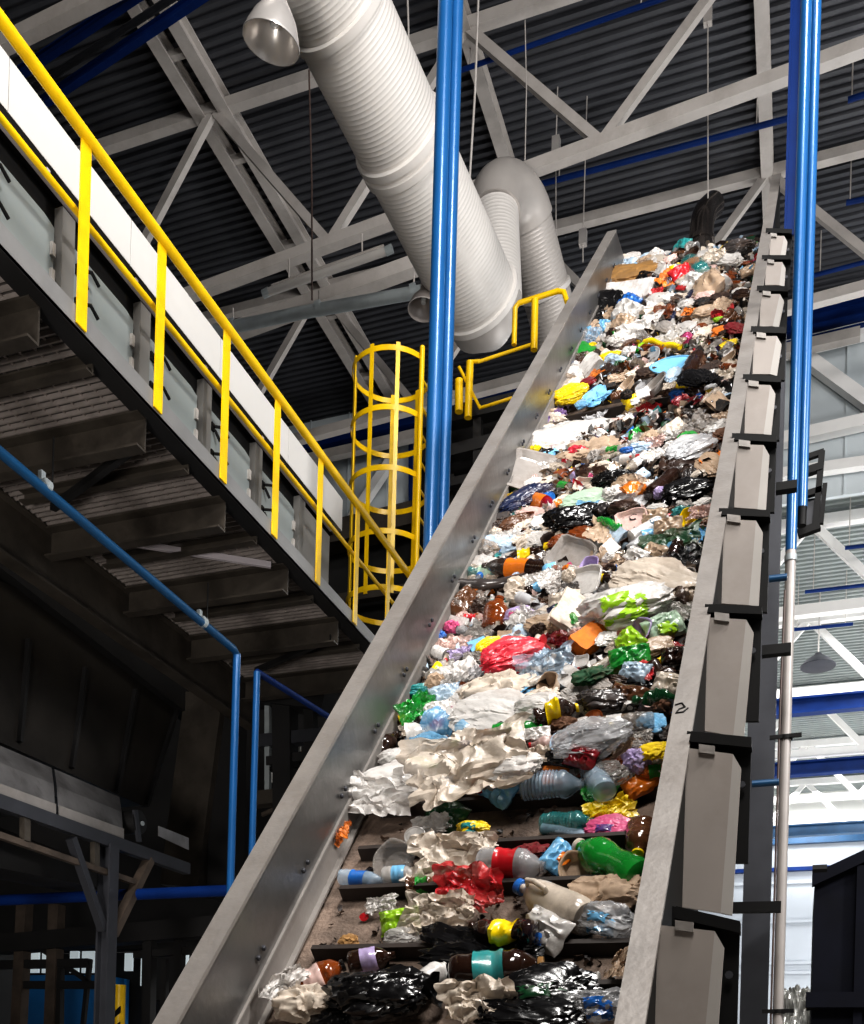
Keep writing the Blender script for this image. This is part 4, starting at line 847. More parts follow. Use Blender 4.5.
# heroes: kind, u, v, width px, height px, picture angle, colour, label, anchor phrase, extras
H = [
('tiedbag', 378, 994, 92, 52, 5, 'black', 'shiny black tied plastic bag lying low near the steel side wall', 'the shiny black tied bag', {}),
('longbag', 478, 953, 104, 25, -6, 'black', 'long shiny black plastic bag lying over the lowest bare cleat', 'the long black bag', {}),
('cloth', 302, 1003, 52, 40, 0, 'cream', 'crumpled cream bag against the steel side wall at the foot of the picture', 'the cream bag at the wall foot', {}),
('film', 284, 988, 46, 46, 40, 'white', 'white film draped against the bottom of the steel side wall', 'the white film at the wall foot', {}),
('soda', 316, 978, 62, 26, 22, 'amber', 'brown crushed bottle beside the shiny black tied bag, pointing to the steel side wall', 'the crushed brown bottle', {'cap': 'black', 'lab': 'pale pink'}),
('short', 372, 960, 48, 20, 12, 'dark brown', 'dark brown bottle with a purple and white label under the lowest bare cleat', 'the purple label bottle', {'lab': 'lilac'}),
('soda', 497, 971, 94, 36, 6, 'dark brown', 'large dark brown bottle with teal label and gold cap below the long black bag', 'the teal label bottle', {'lab': 'teal', 'cap': 'tan'}),
('soda', 503, 929, 66, 22, -6, 'dark brown', 'brown bottle with a bright yellow label just above the long black bag', 'the yellow label bottle', {'lab': 'yellow', 'flip': 1, 'n': .11}),
('jug', 553, 903, 78, 34, -25, 'cream', 'cream jug with a round blue cap above the lower cleats', 'the blue capped jug', {'cap': 'blue', 'flip': 1}),
('packet', 545, 930, 46, 30, -30, 'white', 'white carton packet with blue and red print beneath the blue capped jug', 'the white printed packet', {'lab': 'blue'}),
('film', 470, 891, 64, 34, -12, 'red', 'bright red crumpled film beside a brown can, above the yellow label bottle', 'the red film', {}),
('short', 424, 886, 36, 17, 8, 'brown', 'small brown bottle with a green label lying on the third bare cleat', 'the green label bottle', {'lab': 'green'}),
('short', 458, 884, 34, 22, 10, 'amber', 'amber brown bottle touching the red film', 'the amber bottle by the red film', {}),
('soda', 362, 879, 44, 15, -6, 'pale blue', 'clear bottle with a blue base alone on the belt near the steel wall', 'the lone clear bottle', {'lab': 'blue'}),
('short', 402, 875, 38, 18, 4, 'white', 'short clear bottle with a pale blue label beside the green label bottle', 'the pale blue label bottle', {'lab': 'light blue', 'cap': 'red'}),
('film', 452, 860, 84, 26, 4, 'cream', 'long torn cream film across the second bare cleat', 'the long cream film', {}),
('tub', 396, 863, 40, 22, 0, 'grey', 'crushed translucent grey tub on the belt above the pale blue label bottle', 'the crushed grey tub', {'style': 'clear'}),
('lid', 415, 836, 22, 16, 10, 'white', 'small white oval lid lying flat on the belt just under the top bare cleat', 'the white oval lid', {}),
('bag', 473, 829, 28, 22, 0, 'yellow', 'rounded yellow and teal wrapper just under the top bare cleat', 'the yellow and teal wrapper', {'lab': 'teal'}),
('packet', 447, 815, 34, 16, -30, 'dark green', 'dark green flattened carton on the belt below the top bare cleat', 'the dark green carton', {}),
('film', 433, 826, 34, 16, 5, 'white', 'torn white scrap beside the dark green carton', 'the torn white scrap', {}),
('soda', 512, 866, 66, 30, -3, 'silver', 'large clear bottle with a red band lying across the third bare cleat', 'the red banded bottle', {'lab': 'red', 'style': 'clear'}),
('cloth', 528, 852, 32, 16, 5, 'dark red', 'dark red rag above the red banded bottle', 'the dark red rag', {}),
('packet', 558, 857, 32, 26, 50, 'light blue', 'light blue snack packet with an orange print, upright beside the cream bowl', 'the blue snack packet', {'lab': 'orange'}),
('tub', 577, 870, 36, 20, 8, 'beige', 'beige oval food bowl under the green bottle', 'the beige bowl', {}),
('soda', 608, 862, 72, 34, -30, 'green', 'bright green bottle slanting down to the grey guard', 'the slanting green bottle', {'cap': 'cream', 'flip': 1}),
('water', 568, 823, 56, 20, 2, 'teal', 'clear teal bottle lying across the belt under the top bare cleat', 'the clear teal bottle', {}),
('stick', 572, 834, 64, 10, -5, 'pale blue', 'thin white and blue tube under the clear teal bottle', 'the white blue tube', {}),
('bag', 612, 829, 46, 18, 0, 'pink', 'pink and purple bag near the grey guard, above the slanting green bottle', 'the pink bag', {'lab': 'purple'}),
('film', 610, 812, 48, 22, 20, 'yellow', 'yellowish film bag under the top bare cleat near the grey guard', 'the yellowish film', {}),
('short', 640, 840, 30, 30, 80, 'brown', 'brown jar with a yellow lid against the grey guard', 'the yellow lidded jar', {'cap': 'yellow'}),
('cloth', 610, 893, 64, 34, 0, 'beige', 'grey beige cloth sack near the guard below the slanting green bottle', 'the beige cloth sack', {}),
('bag', 608, 921, 52, 34, -8, 'silver', 'clear crinkled bag with a blue strip beneath the beige cloth sack', 'the clear bag with blue strip', {'style': 'clear', 'lab': 'light blue'}),
('bag', 574, 921, 34, 26, -20, 'white', 'round whitish bag between the blue capped jug and the clear crinkled bag', 'the round whitish bag', {}),
('packet', 400, 921, 40, 20, 10, 'lime', 'lime green wrapper on the bare belt above the lowest cleat', 'the lime wrapper', {}),
('bag', 402, 938, 30, 20, 0, 'white', 'clear crumpled ball of film under the lime wrapper', 'the clear film ball', {'style': 'clear'}),
('film', 440, 916, 66, 34, 0, 'cream', 'cream stained film beside the lime wrapper', 'the cream stained film', {}),
('film', 383, 906, 30, 14, 5, 'white', 'small white film scrap on the bare belt above the lime wrapper', 'the small white scrap', {}),
('bag', 548, 990, 90, 30, 6, 'black', 'black crinkled heap of film with green specks at the foot of the belt', 'the black crinkled heap', {'lab': 'dark green'}),
('short', 583, 980, 34, 14, -3, 'white', 'small white bottle with a green cap resting on the black crinkled heap', 'the green capped bottle', {'cap': 'green', 'flip': 1, 'style': 'gloss'}),
('film', 480, 1004, 70, 40, 5, 'cream', 'crumpled cream bag under the large teal label bottle', 'the cream bag under the teal label bottle', {}),
('short', 432, 977, 40, 22, 40, 'white', 'white soft bottle between the shiny black tied bag and the teal label bottle', 'the white soft bottle', {'style': 'gloss'}),
('bag', 604, 1004, 54, 36, 0, 'silver', 'clear bag with a blue strip in the lowest corner beside the guard', 'the clear bag in the low corner', {'style': 'clear', 'lab': 'blue'}),
('film', 622, 968, 34, 40, 60, 'beige', 'beige sheet leaning against the grey guard under the lowest cleat', 'the beige sheet at the guard', {}),
('longbag', 528, 1016, 100, 30, 0, 'black', 'black plastic bag at the very foot of the picture, below the black crinkled heap', 'the black bag at the foot', {}),
('bag', 340, 1020, 60, 24, 0, 'black', 'black plastic under the shiny black tied bag', 'the black plastic below', {}),
('lid', 364, 917, 9, 7, 0, 'red', 'tiny red cap alone on the bare belt', 'the tiny red cap', {}),
('paper', 348, 942, 20, 9, 0, 'tan', 'small yellowish paper scrap on the lowest bare cleat', 'the yellowish scrap', {}),
('film', 347, 838, 16, 34, 70, 'orange', 'orange and white wrapper stuck at the steel side wall', 'the orange wrapper at the wall', {}),
('film', 372, 797, 78, 44, 8, 'white', 'stringy heap of white film spilling from the steel side wall', 'the stringy white film', {'n': .1}),
('bag', 398, 782, 70, 32, 10, 'white', 'puffed white bag lying on the stringy white film', 'the puffed white bag', {}),
('film', 468, 768, 124, 44, 10, 'cream', 'largest pale cream plastic bag, spread just above the top bare cleat', 'the largest cream bag', {}),
('bag', 508, 768, 56, 34, 0, 'white', 'white crinkled bag touching the largest cream bag', 'the white crinkled bag', {}),
('water', 553, 785, 64, 26, 2, 'pale blue', 'clear water bottle lying on the edge of the top bare cleat', 'the clear water bottle', {}),
('soda', 595, 776, 40, 24, -60, 'pale blue', 'clear bottle with a green cap beside the clear water bottle', 'the clear green capped bottle', {'cap': 'green', 'flip': 1}),
('soda', 415, 769, 50, 19, 8, 'green', 'green bottle near the steel side wall, above the puffed white bag', 'the green bottle by the wall', {}),
('can', 449, 752, 22, 19, 0, 'brown', 'brown can between two green bottles near the steel side wall', 'the brown can', {'style': 'gloss'}),
('soda', 470, 748, 36, 14, -8, 'green', 'green bottle with a blue label touching the brown can', 'the blue label green bottle', {'lab': 'blue'}),
('bag', 428, 747, 36, 30, 0, 'light blue', 'light blue clear bag beside the brown can', 'the light blue bag', {'style': 'clear'}),
('water', 452, 731, 60, 26, -18, 'light blue', 'crushed blue clear bottle above the brown can', 'the crushed blue bottle', {}),
('bag', 405, 757, 46, 22, 10, 'white', 'white bag squeezed between the wall and the light blue bag', 'the white bag by the wall', {}),
('short', 384, 745, 34, 22, 40, 'dark brown', 'dark brown bottle pressed against the steel side wall', 'the dark brown bottle at the wall', {}),
('soda', 517, 730, 50, 16, 6, 'green', 'bright green bottle in mid belt beside the yellow necked brown bottle', 'the bright green bottle', {'cap': 'green'}),
('soda', 556, 715, 46, 20, 14, 'dark brown', 'dark brown bottle with a yellow label at its neck in mid belt', 'the yellow necked bottle', {'lab': 'yellow', 'cap': 'yellow'}),
('bag', 500, 716, 84, 24, 3, 'white', 'wide flattened white bag above the crushed blue bottle', 'the wide white bag', {}),
('bag', 540, 707, 44, 22, 0, 'white', 'white bag behind the yellow necked bottle', 'the white bag behind', {}),
('film', 417, 710, 38, 26, 25, 'green', 'crinkled dark green film at the steel side wall', 'the green film at the wall', {'style': 'glass'}),
('cloth', 494, 691, 62, 36, 8, 'cream', 'crumpled cream cloth below the coral red bag', 'the cream cloth', {}),
('packet', 523, 696, 26, 18, 5, 'light blue', 'blue and white packet beside the crumpled cream cloth', 'the blue white packet', {'lab': 'white'}),
('tub', 550, 686, 22, 22, 0, 'beige', 'small beige tub with a white lid in mid belt', 'the small beige tub', {}),
('tiedbag', 512, 656, 56, 42, 22, 'coral red', 'large coral red tied bag in mid belt', 'the coral red bag', {}),
('film', 546, 668, 58, 30, 12, 'pale blue', 'pale blue clear sheeting just beside the coral red bag', 'the pale blue sheeting', {'style': 'clear'}),
('bag', 603, 700, 46, 26, 5, 'dark grey', 'dark shiny netting bag in the middle, above the silvery film', 'the dark netting bag', {'style': 'gloss'}),
('bag', 592, 739, 70, 36, 10, 'silver', 'crinkled silvery clear film bag in front of the dark netting bag', 'the silvery film bag', {'style': 'clear'}),
('bag', 606, 775, 40, 26, 0, 'grey', 'greyish clear bag beside the clear green capped bottle', 'the greyish clear bag', {'style': 'clear'}),
('soda', 655, 702, 46, 16, 6, 'dark green', 'dark green bottle close to the grey guard', 'the dark green bottle', {}),
('box', 633, 704, 16, 14, 60, 'white', 'small white square carton touching the dark green bottle', 'the white square carton', {}),
('packet', 630, 659, 42, 22, 12, 'green', 'crinkled bright green wrapper beneath the green and yellow bottle', 'the crinkled green wrapper', {}),
('bag', 627, 606, 86, 50, 14, 'white', 'big whitish bag printed with a lime green patch', 'the big lime printed bag', {'lab': 'lime'}),
('bag', 655, 582, 70, 28, -8, 'cream', 'big pale beige bag reaching the grey guard above the lime printed bag', 'the big beige bag', {}),
('lid', 632, 624, 30, 12, 8, 'yellow', 'yellow lid tucked under the big lime printed bag', 'the yellow lid', {}),
('packet', 664, 627, 40, 22, 25, 'pale green', 'pale green bottle shaped pouch near the guard, under the lime printed bag', 'the pale green pouch', {'lab': 'lime'}),
('tub', 640, 634, 28, 20, 0, 'lilac', 'lilac white yoghurt tub under the yellow lid', 'the lilac tub', {}),
('box', 590, 640, 34, 20, 30, 'orange', 'orange red carton beside the big lime printed bag', 'the orange red carton', {}),
('board', 577, 616, 34, 22, 60, 'cream', 'cream folded board standing beside the big lime printed bag', 'the cream folded board', {}),
('short', 497, 614, 26, 34, 88, 'amber', 'amber brown bottle standing upright above the coral red bag', 'the upright amber bottle', {'pitch': 1}),
('bag', 520, 616, 26, 20, 0, 'lilac', 'purple and pink wrapper beside the upright amber bottle', 'the purple pink wrapper', {'lab': 'pink'}),
('tray', 572, 557, 36, 22, -8, 'grey', 'grey rectangular plastic tray in mid belt', 'the grey tray', {}),
('tray', 582, 582, 38, 18, 0, 'white', 'white crinkled tray below the grey tray', 'the white tray', {}),
('bag', 433, 636, 20, 14, 0, 'blue', 'small blue bag at the steel side wall, up from the green film', 'the small blue bag', {}),
('soda', 515, 568, 66, 20, -4, 'dark brown', 'dark brown bottle with an orange label lying flat', 'the orange label bottle', {'lab': 'orange', 'flip': 1}),
('soda', 488, 573, 40, 12, 4, 'teal', 'teal and pale green bottle beside the orange label bottle', 'the teal bottle', {'lab': 'pale green'}),
('stick', 490, 584, 70, 16, 6, 'dark grey', 'long dark bent sheet under the teal bottle', 'the long dark sheet', {}),
('bag', 577, 518, 60, 30, 14, 'black', 'black bin bag half under pale film, in the middle of the belt', 'the black bin bag', {}),
('bag', 590, 502, 50, 18, 5, 'pale green', 'pale greenish film bag lying over the black bin bag', 'the pale greenish bag', {}),
('longbag', 522, 500, 50, 26, 20, 'navy', 'navy blue bag near the steel side wall', 'the navy bag', {}),
('lid', 548, 498, 14, 8, 5, 'blue', 'round blue cap beside the navy bag', 'the round blue cap', {}),
('tray', 532, 473, 30, 24, 60, 'grey', 'pale square tray leaning near the steel side wall', 'the pale square tray', {}),
('bag', 552, 442, 60, 22, 6, 'white', 'wide white bag below the upper bare cleats, next to the steel wall', 'the upper wide white bag', {}),
('bag', 585, 432, 60, 26, 8, 'white', 'white folded bag in the middle, just below the upper bare cleats', 'the white folded bag', {}),
('cloth', 592, 450, 44, 20, -5, 'beige', 'tan and cream rag under the white folded bag', 'the tan rag', {}),
('packet', 578, 458, 24, 14, -8, 'coral red', 'coral pink wrapper beside the tan and cream rag', 'the coral pink wrapper', {}),
('bag', 612, 479, 36, 24, 10, 'black', 'shiny black bag in the middle below the white cloudy bag', 'the shiny black middle bag', {}),
('bag', 690, 450, 44, 30, 25, 'silver', 'white cloudy rounded bag close to the grey guard', 'the white cloudy bag', {}),
('short', 634, 491, 28, 18, 25, 'orange', 'amber orange jar in front of the dark brown bottle', 'the amber orange jar', {'cap': 'white', 'style': 'glass'}),
('soda', 667, 482, 44, 20, 40, 'dark brown', 'dark brown bottle slanting below the white cloudy bag', 'the slanting dark bottle', {}),
('bag', 688, 490, 46, 24, 15, 'black', 'dark bag by the guard beneath the white cloudy bag', 'the dark bag at the guard', {}),
('stick', 658, 534, 32, 12, 14, 'light blue', 'bright sky blue strip near the grey guard', 'the sky blue strip', {}),
('tub', 690, 519, 22, 16, 8, 'yellow', 'yellow tub against the grey guard above the sky blue strip', 'the yellow tub', {}),
('soda', 650, 527, 46, 14, 28, 'white', 'white tube bottle with a red cap above the sky blue strip', 'the red capped white bottle', {'cap': 'red', 'style': 'gloss'}),
('tray', 632, 521, 32, 20, 12, 'pale pink', 'pinkish shiny tray beside the red capped white bottle', 'the pinkish tray', {}),
('film', 672, 545, 60, 12, 10, 'dark green', 'dark green wrapper piece under the sky blue strip', 'the dark green wrapper', {'lab': None}),
('bag', 571, 394, 32, 24, 15, 'yellow', 'bright yellow bag at the steel wall beside the upper bare cleats', 'the bright yellow bag', {}),
('oval', 672, 365, 46, 19, 10, 'light blue', 'flat light blue oval lid high on the belt', 'the light blue oval lid', {'n': .21}),
('bag', 622, 277, 52, 26, 0, 'tan', 'tan brown bag at the very top beside the steel side wall', 'the tan top bag', {}),
('board', 626, 300, 46, 12, 8, 'white', 'white board piece on a black sheet near the top of the belt', 'the white top board', {}),
('bag', 606, 303, 30, 22, 0, 'black', 'black bag beneath the white top board', 'the black top bag', {}),
('packet', 682, 274, 22, 15, 25, 'red', 'dark red packet near the top of the pile', 'the red top packet', {}),
('packet', 676, 268, 12, 10, 20, 'yellow', 'yellow packet leaning on the dark red packet near the top', 'the yellow top packet', {}),
('bag', 728, 261, 22, 18, 0, 'white', 'white bag at the top of the pile next to the guard', 'the white top bag', {}),
('bag', 738, 248, 30, 26, 10, 'dark grey', 'dark grey bag at the very top corner beside the guard', 'the dark top bag', {}),
('stick', 662, 344, 36, 9, -6, 'yellow', 'bright yellow tube above the light blue oval lid', 'the yellow tube', {}),
('film', 690, 405, 34, 18, 15, 'dark red', 'red and white film by the guard beside the upper bare cleats', 'the red white film', {}),
('cloth', 724, 331, 22, 10, 10, 'orange', 'orange rag by the guard in the upper third', 'the orange rag', {}),
('cloth', 684, 392, 26, 14, 10, 'blue', 'teal blue cloth beside the upper bare cleats', 'the teal cloth', {}),
('packet', 636, 402, 26, 14, 20, 'yellow', 'yellow printed pouch lying across the upper bare cleats', 'the yellow pouch', {'lab': 'white'}),
('longbag', 628, 422, 40, 14, 10, 'pale pink', 'pale pink film bag lying on the upper bare cleat', 'the pale pink bag', {}),
('packet', 636, 437, 16, 12, 40, 'green', 'small green wrapper below the pale pink bag', 'the small green wrapper', {}),
('film', 640, 330, 44, 16, 15, 'white', 'white sheet high on the belt above the yellow tube', 'the white high sheet', {}),
('lid', 590, 349, 14, 8, 5, 'yellow', 'small yellow cap near the steel wall in the upper third', 'the small yellow cap', {}),
('film', 590, 338, 24, 18, 10, 'silver', 'silvery clear sheet at the steel wall in the upper third', 'the silvery sheet', {'style': 'clear'}),
('bag', 708, 312, 26, 14, 10, 'beige', 'beige clear bag by the guard near the orange rag', 'the beige clear bag', {}),
]
ANCH = []
def finish(o, kind, p, ang, wpx, hpx, x, lim=1.):
    kx, _ = metric(p, V((1, 0, 0))); kn, _ = metric(p, EN); ku, _ = metric(p, EU)
    rot = rot_for(p, ang) + (math.pi if x.get('flip') else 0)
    kd, _ = metric(p, V((math.cos(rot), 0, 0)) + EU * math.sin(rot))
    L = wpx / kd; Hh = hpx / kn
    if kind in ('soda', 'water', 'short'):
        if x.get('pitch'): Lb = hpx / metric(p, V((0, 0, 1)))[0]; k = Lb; place(o, p, 0, (k, wpx / kx / .36, wpx / kx / .36)); o.matrix_world = Matrix.Translation(p) @ Matrix.Rotation(math.radians(-80), 4, 'Y') @ Matrix.Diagonal((k, wpx / kx / .36, wpx / kx / .36, 1)); return
        t = {'soda': .284, 'water': .28, 'short': .36}[kind]; rr = min(max(Hh / t * .95, L * .75), L * 1.7); place(o, p, rot, (L, rr, rr), 0, random.uniform(0, 6))
    elif kind in ('lid', 'oval'): place(o, p, rot, (L, L * 1.0 if kind == 'lid' else L, L), random.uniform(-.15, .15), .55 if kind == 'lid' else .25)
    elif kind in ('tub', 'tray'): place(o, p, rot, (L, L * 1.05, min(Hh, L) * 1.1), random.uniform(-.3, .3), .45)
    elif kind == 'can': place(o, p, rot, (L, L * 1.3, L * 1.3))
    elif kind == 'jug': place(o, p, rot, (L * .95, L * .95, L), 0, 1.2)
    elif kind == 'stick': place(o, p, rot, (L, max(Hh / .12, L * .4), max(Hh / .12, L * .4) * .8))
    elif kind == 'film': place(o, p, rot, (L, L * .8, Hh * 1.5), random.uniform(-.1, .1), .45)
    elif kind == 'board': place(o, p, rot, (L, L, L * .8), 0, .7)
    elif kind == 'packet': place(o, p, rot, (L, L * .95, L), random.uniform(-.1, .1), .6)
    elif kind in ('box',): place(o, p, rot, (L, L, L), 0, .5)
    else: place(o, p, rot, (L * 1.02, L * .85, min(Hh * 1.35, L * 1.3)), random.uniform(-.1, .1), random.uniform(.1, .3))
random.seed(11)
for i, (kind, u, v, w, h, ang, c, label, an, x) in enumerate(H):
    p = belt_at(u, v); X, s, _ = sx(p); hn = hfield(min(max(X, XL), XR), s)
    kn, _ = metric(p, EN); hh = max(x.get('n', 0), hn * .85 + .35 * h / kn if s > cl[4] else .45 * h / kn + .004)
    p = belt_at(u, v, hh)
    o = make(kind, i * 3 + 1, c, cap=x.get('cap'), lab=x.get('lab'), style=x.get('style'))
    finish(o, kind, p, ang, w, h, x); tag(o, label, CATS[o.name.split('.')[0]]); ANCH.append((u, v, an, w, h))
# ------------------------------------------------------------------ waste: the many other pieces
random.seed(21)
PAL = [('white', 22), ('cream', 18), ('beige', 10), ('grey', 7), ('pale pink', 5), ('brown', 6), ('dark brown', 10), ('amber', 3), ('black', 6), ('dark grey', 5), ('red', 1), ('dark red', 1.2), ('orange', 1.1), ('yellow', 1.3), ('lime', .5), ('green', 1.3), ('dark green', 1.5), ('teal', .9), ('light blue', 1.4), ('blue', 1.1), ('navy', 1.2), ('purple', .5), ('pink', .4), ('pale blue', 5), ('silver', 6), ('lilac', .8)]
PAL_SHADE = [(c, w * (.8 if c in ('red', 'purple', 'pink', 'yellow', 'orange', 'blue', 'lime', 'light blue') else .35 if c in ('white', 'cream', 'pale pink', 'pale blue', 'silver') else 1.3)) for c, w in PAL]  # darker colour mix beside the guard, stands in for its shadow
KIND = [('bag', 17), ('longbag', 8), ('film', 22), ('soda', 6), ('water', 4), ('short', 6), ('packet', 10), ('paper', 7), ('cloth', 6), ('can', 2.5), ('tub', 3.5), ('box', 3), ('board', 1.5), ('tray', 2), ('lid', 2), ('stick', 3)]
PHR = {'bag': 'crumpled {} bag', 'longbag': 'long twisted {} bag', 'film': 'torn {} film', 'soda': '{} bottle', 'water': 'ribbed {} bottle', 'short': 'stubby {} bottle', 'packet': '{} packet', 'paper': 'crumpled {} paper', 'cloth': '{} rag', 'can': '{} drink can', 'tub': '{} tub', 'box': '{} carton', 'board': '{} cardboard piece', 'tray': '{} tray', 'lid': '{} lid', 'stick': 'thin {} tube'}
def pick(t):
    r = random.uniform(0, sum(w for _, w in t))
    for a, w in t:
        r -= w
        if r <= 0: return a
    return t[-1][0]
cells = []; v = 786.0
while v > 242:
    f = (v - 236) / 560; dy = 6.6 + 7.0 * f; dx = 11 + 9 * f
    ul = 385 + (600 - 385) * (796 - v) / (796 - 262) - 6; ur = 655 + (752 - 655) * (796 - v) / (796 - 245); u = ul + random.uniform(0, dx * .6)
    while u < ur:
        cells.append((u + random.uniform(-.3, .3) * dx, v + random.uniform(-.4, .4) * dy, f, (u - ul) / (ur - ul))); u += dx
    v -= dy
FILL = []
for (u, v, f, t) in cells:
    if any(abs(u - a[0]) < a[3] * .36 and abs(v - a[1]) < a[4] * .3 for a in ANCH): continue
    top = 240 + 32 * max(0, (690 - u) / 100)
    if v < top: continue
    p0 = belt_at(u, v); X, s, _ = sx(p0)
    if s > SB - .05: p0 = P(X, SB - .1)
    hn = hfield(min(max(X, XL + .05), XR), s)
    gap = -.62 < s - SGAP < .22 and -1.85 < X < -.92
    if gap and random.random() < .9: continue
    kind = pick(KIND); c = pick(PAL_SHADE if t > .8 else PAL)
    if kind in ('paper', 'board', 'cloth') and c in ('silver', 'lime', 'purple'): c = 'cream'
    w = (11 + 16.5 * f) * random.uniform(.7, 1.5); h = w * random.uniform(.45, .75)
    if kind in ('lid', 'can', 'tub', 'box', 'paper', 'board', 'tray'): w *= .68
    p = belt_at(u, v, hn * random.uniform(.75, 1.1) + .01)
    X2 = sx(p)[0]; p.x = min(max(p.x, XL + .04), XR - .04)
    FILL.append((kind, c, u, v, w, h, p))
print('fillers', len(FILL))
groups = {}
for i, (kind, c, u, v, w, h, p) in enumerate(FILL):
    best = min(ANCH, key=lambda a: math.hypot((u - a[0]) * .8, (v - a[1]) * 1.2)); du_, dv = u - best[0], v - best[1]
    rel = ('above' if dv < 0 else 'below') if abs(dv) * 1.3 > abs(du_) else ('beside' if False else ('on the guard side of' if du_ > 0 else 'on the wall side of'))
    groups.setdefault((kind, c, rel, best[2]), []).append((math.hypot(du_, dv), i))
LABS = {}
for (kind, c, rel, an), lst in groups.items():
    lst.sort()
    for k, (_, i) in enumerate(lst):
        ph = PHR[kind].format(c); LABS[i] = ('%s %s %s' % (ph, rel, an)) if len(lst) == 1 else '%s %s %s, %s out' % (ph, rel, an, ['first', 'second', 'third', 'fourth', 'fifth', 'sixth'][min(k, 5)])
GRP = {'bag': 'plastic bags in the waste pile', 'longbag': 'plastic bags in the waste pile', 'film': 'plastic films in the waste pile', 'soda': 'bottles in the waste pile', 'water': 'bottles in the waste pile', 'short': 'bottles in the waste pile', 'packet': 'packets in the waste pile', 'paper': 'paper balls in the waste pile', 'cloth': 'rags in the waste pile', 'can': 'cans in the waste pile', 'tub': 'tubs in the waste pile', 'box': 'cartons in the waste pile', 'board': 'cardboard in the waste pile', 'tray': 'trays in the waste pile', 'lid': 'lids in the waste pile', 'stick': 'tubes in the waste pile'}
for i, (kind, c, u, v, w, h, p) in enumerate(FILL):
    x = {}
    if kind in ('soda', 'water', 'short'):
        w *= 1.35; h = w * .33
        if v > 430 and random.random() < .6: x['cap'] = random.choice(['white', 'blue', 'red', 'green', 'yellow'])
        if v > 430 and random.random() < .5: x['lab'] = random.choice(['red', 'yellow', 'green', 'light blue', 'orange', 'white'])
        if random.random() < .5: x['flip'] = 1
    o = make(kind, random.randrange(1000), c, cap=x.get('cap'), lab=x.get('lab'))
    finish(o, kind, p, random.gauss(8, 22), w, h, x)
    tag(o, LABS[i], CATS[o.name.split('.')[0]], GRP[kind])
# ------------------------------------------------------------------ waste: the uncountable bed of scraps under and between the pieces
random.seed(5); m = MB(); cols = []
nx, ns = 46, 420; s0 = cl[4] + .03; s1 = SB + .02
bedc = [lin(h) for h in ('#2a1e18', '#46352a', '#1a1310', '#5d4c40', '#382b23')]  # dark browns of the bed paint in the shade of the gaps
for j in range(ns):
    for i in range(nx):
        x_, s = XL + .02 + (XR - XL - .04) * i / (nx - 1), s0 + (s1 - s0) * j / (ns - 1)
        hh = hfield(x_, s) * .72 + .045 * noise.noise(V((x_ * 9, s * 9, 0))) * min(1, hfield(x_, s) / .06) + .02 * noise.noise(V((x_ * 24, s * 24, 4))) * min(1, hfield(x_, s) / .08)
        if j == 0 or hfield(x_, s) < .03: hh = -.004
        m.v.append(P(x_, s, hh - .005))
for j in range(ns - 1):
    for i in range(nx - 1): m.f.append((j * nx + i, j * nx + i + 1, (j + 1) * nx + i + 1, (j + 1) * nx + i)); cols.append(bedc[int(abs(noise.noise(V((i * .35, j * .35, 9)))) * 12) % 5])
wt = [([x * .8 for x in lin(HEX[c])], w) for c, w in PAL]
for k in range(5200):
    x_ = random.uniform(XL + .03, XR - .03); s = s0 + (s1 - s0) * random.random() ** 1.15; hf = hfield(x_, s)
    if k > 4950: x_, s = random.uniform(XL + .1, XR - .1), random.uniform(cl[0] - .1, cl[4]); hf = .01
    if hf < .035 and (k % 40 or s < cl[4]) and k <= 4950: continue
    sz = random.uniform(.012, .04) * (1 if k <= 4950 else .45); o = P(x_, s, hf * random.uniform(.55, .98) if k <= 4950 else .012); q_ = Matrix.Rotation(random.uniform(0, 6.3), 3, V((random.gauss(0, 1), random.gauss(0, 1), random.gauss(0, 1))).normalized())
    base = len(m.v); pts = [(-1, -.7), (0, -.8), (1, -.6), (-1, .1), (0, 0), (1.1, .1), (-.8, .8), (.1, .7), (.9, .8)]
    for (a, b) in pts: m.v.append(o + q_ @ (V((a * random.uniform(.7, 1.3), b * random.uniform(.7, 1.3), random.uniform(-.5, .5))) * sz))
    c = pick(wt)
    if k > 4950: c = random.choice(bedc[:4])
    for (a, b) in ((0, 0), (1, 0), (0, 1), (1, 1)): i0 = base + b * 3 + a; m.f.append((i0, i0 + 1, i0 + 4, i0 + 3)); cols.append(c)
sm = mat('scrap_mix', '#808080', .45, 0, .1, 20)
nt = sm.node_tree; at = nt.nodes.new('ShaderNodeAttribute'); at.attribute_name = 'scrap_colour'; nt.links.new(at.outputs['Color'], nt.nodes['Principled BSDF'].inputs['Base Color'])
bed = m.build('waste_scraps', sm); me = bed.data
if len(me.polygons) == len(cols):
    ca = me.color_attributes.new('scrap_colour', 'FLOAT_COLOR', 'CORNER'); buf = []
    for pl, c in zip(me.polygons, cols): buf += (list(c) + [1]) * pl.loop_total
    ca.data.foreach_set('color', buf)
else: print('colour count mismatch', len(me.polygons), len(cols))
tag(bed, 'bed of small mixed scraps and grime, painted dark for shade between the larger waste', 'scraps', None, 'stuff')
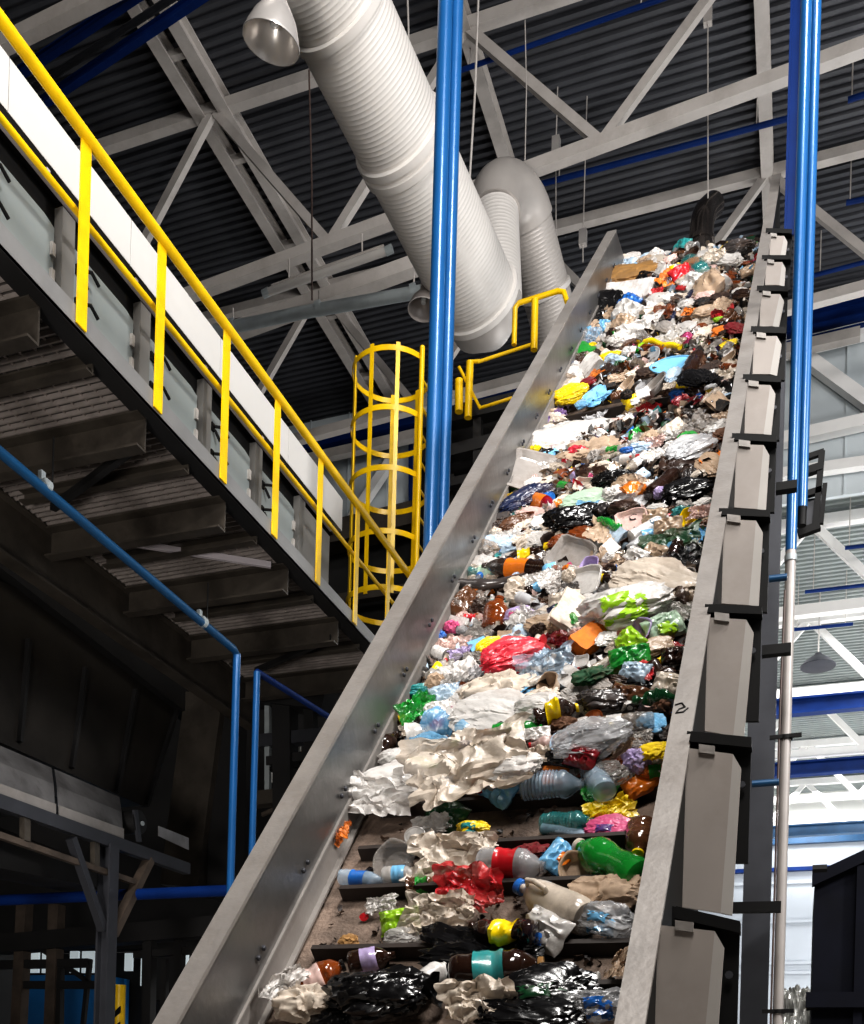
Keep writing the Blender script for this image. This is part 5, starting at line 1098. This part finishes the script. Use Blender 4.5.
# ------------------------------------------------------------------ light
def area(name, loc, aim, size, power, col=(1, 1, 1)):
    l = bpy.data.lights.new(name, 'AREA'); l.energy = power; l.size = size; l.color = col; o = bpy.data.objects.new(name, l); COL.objects.link(o); o.location = loc
    o.rotation_euler = (V(aim) - V(loc)).to_track_quat('-Z', 'Y').to_euler(); return o
area('key_lamp', (10, 2.5, 11.0), (-1.6, 7.5, 6), 1.3, 1650, (1, .97, .94))
area('front_fill', (1.0, -3.5, 12.0), (-2, 7, 5.0), 2.5, 1000, (1, .97, .93))  # added fill, brightens faces turned towards the camera
area('hall_lamp', (2.5, 1.5, 15.5), (0, 2, 0), 3, 1500, (1, .97, .94))  # added out of view, lights the floor so it bounces light upward
area('roof_wash', (5, 3, 8), (-2, 13, 17), 3, 560, (.95, .97, 1))
sp = bpy.data.lights.new('underside_fill', 'SPOT'); sp.energy = 2600; sp.spot_size = math.radians(52); sp.spot_blend = .5; sp.shadow_soft_size = .8; sp.color = (1, .96, .92)  # added fill from below, brightens the walkway underside
so = bpy.data.objects.new('underside_fill', sp); COL.objects.link(so); so.location = (-2.6, -2, 1.2); so.rotation_euler = (V((-5.2, 6.5, 5.5)) - V(so.location)).to_track_quat('-Z', 'Y').to_euler()
area('cladding_fill', (7, 18, 11), (3, 22.9, 16), 1.5, 350)  # added fill, brightens the pale cladding
area('booth_fill', (-5.8, 11.6, 3.2), (-6.5, 13, 1), .6, 40)  # added fill, brightens the front of the blue booth
for i, (xx, yy) in enumerate(((-3, 27), (3, 27), (-3, 36), (3, 36), (0, 43))): area('far_lamp', (xx, yy, 13.8), (xx, yy, 0), 2.5, 700)
for i, yy in enumerate((25, 33, 40)): area('far_fill', (4, yy, 4), (2, yy + 1, 14), 4, 900)  # added lights aimed upward to brighten the far trusses and roof
w = bpy.data.worlds.new('world'); scene.world = w; w.use_nodes = True; w.node_tree.nodes['Background'].inputs[0].default_value = (.75, .85, 1, 1); w.node_tree.nodes['Background'].inputs[1].default_value = .02
scene.view_settings.view_transform = 'Standard'; scene.view_settings.look = 'Medium High Contrast'; scene.view_settings.exposure = -0.32
scene.cycles.use_denoising = True; scene.cycles.max_bounces = 6; scene.cycles.transparent_max_bounces = 12; scene.cycles.diffuse_bounces = 3; scene.cycles.glossy_bounces = 3
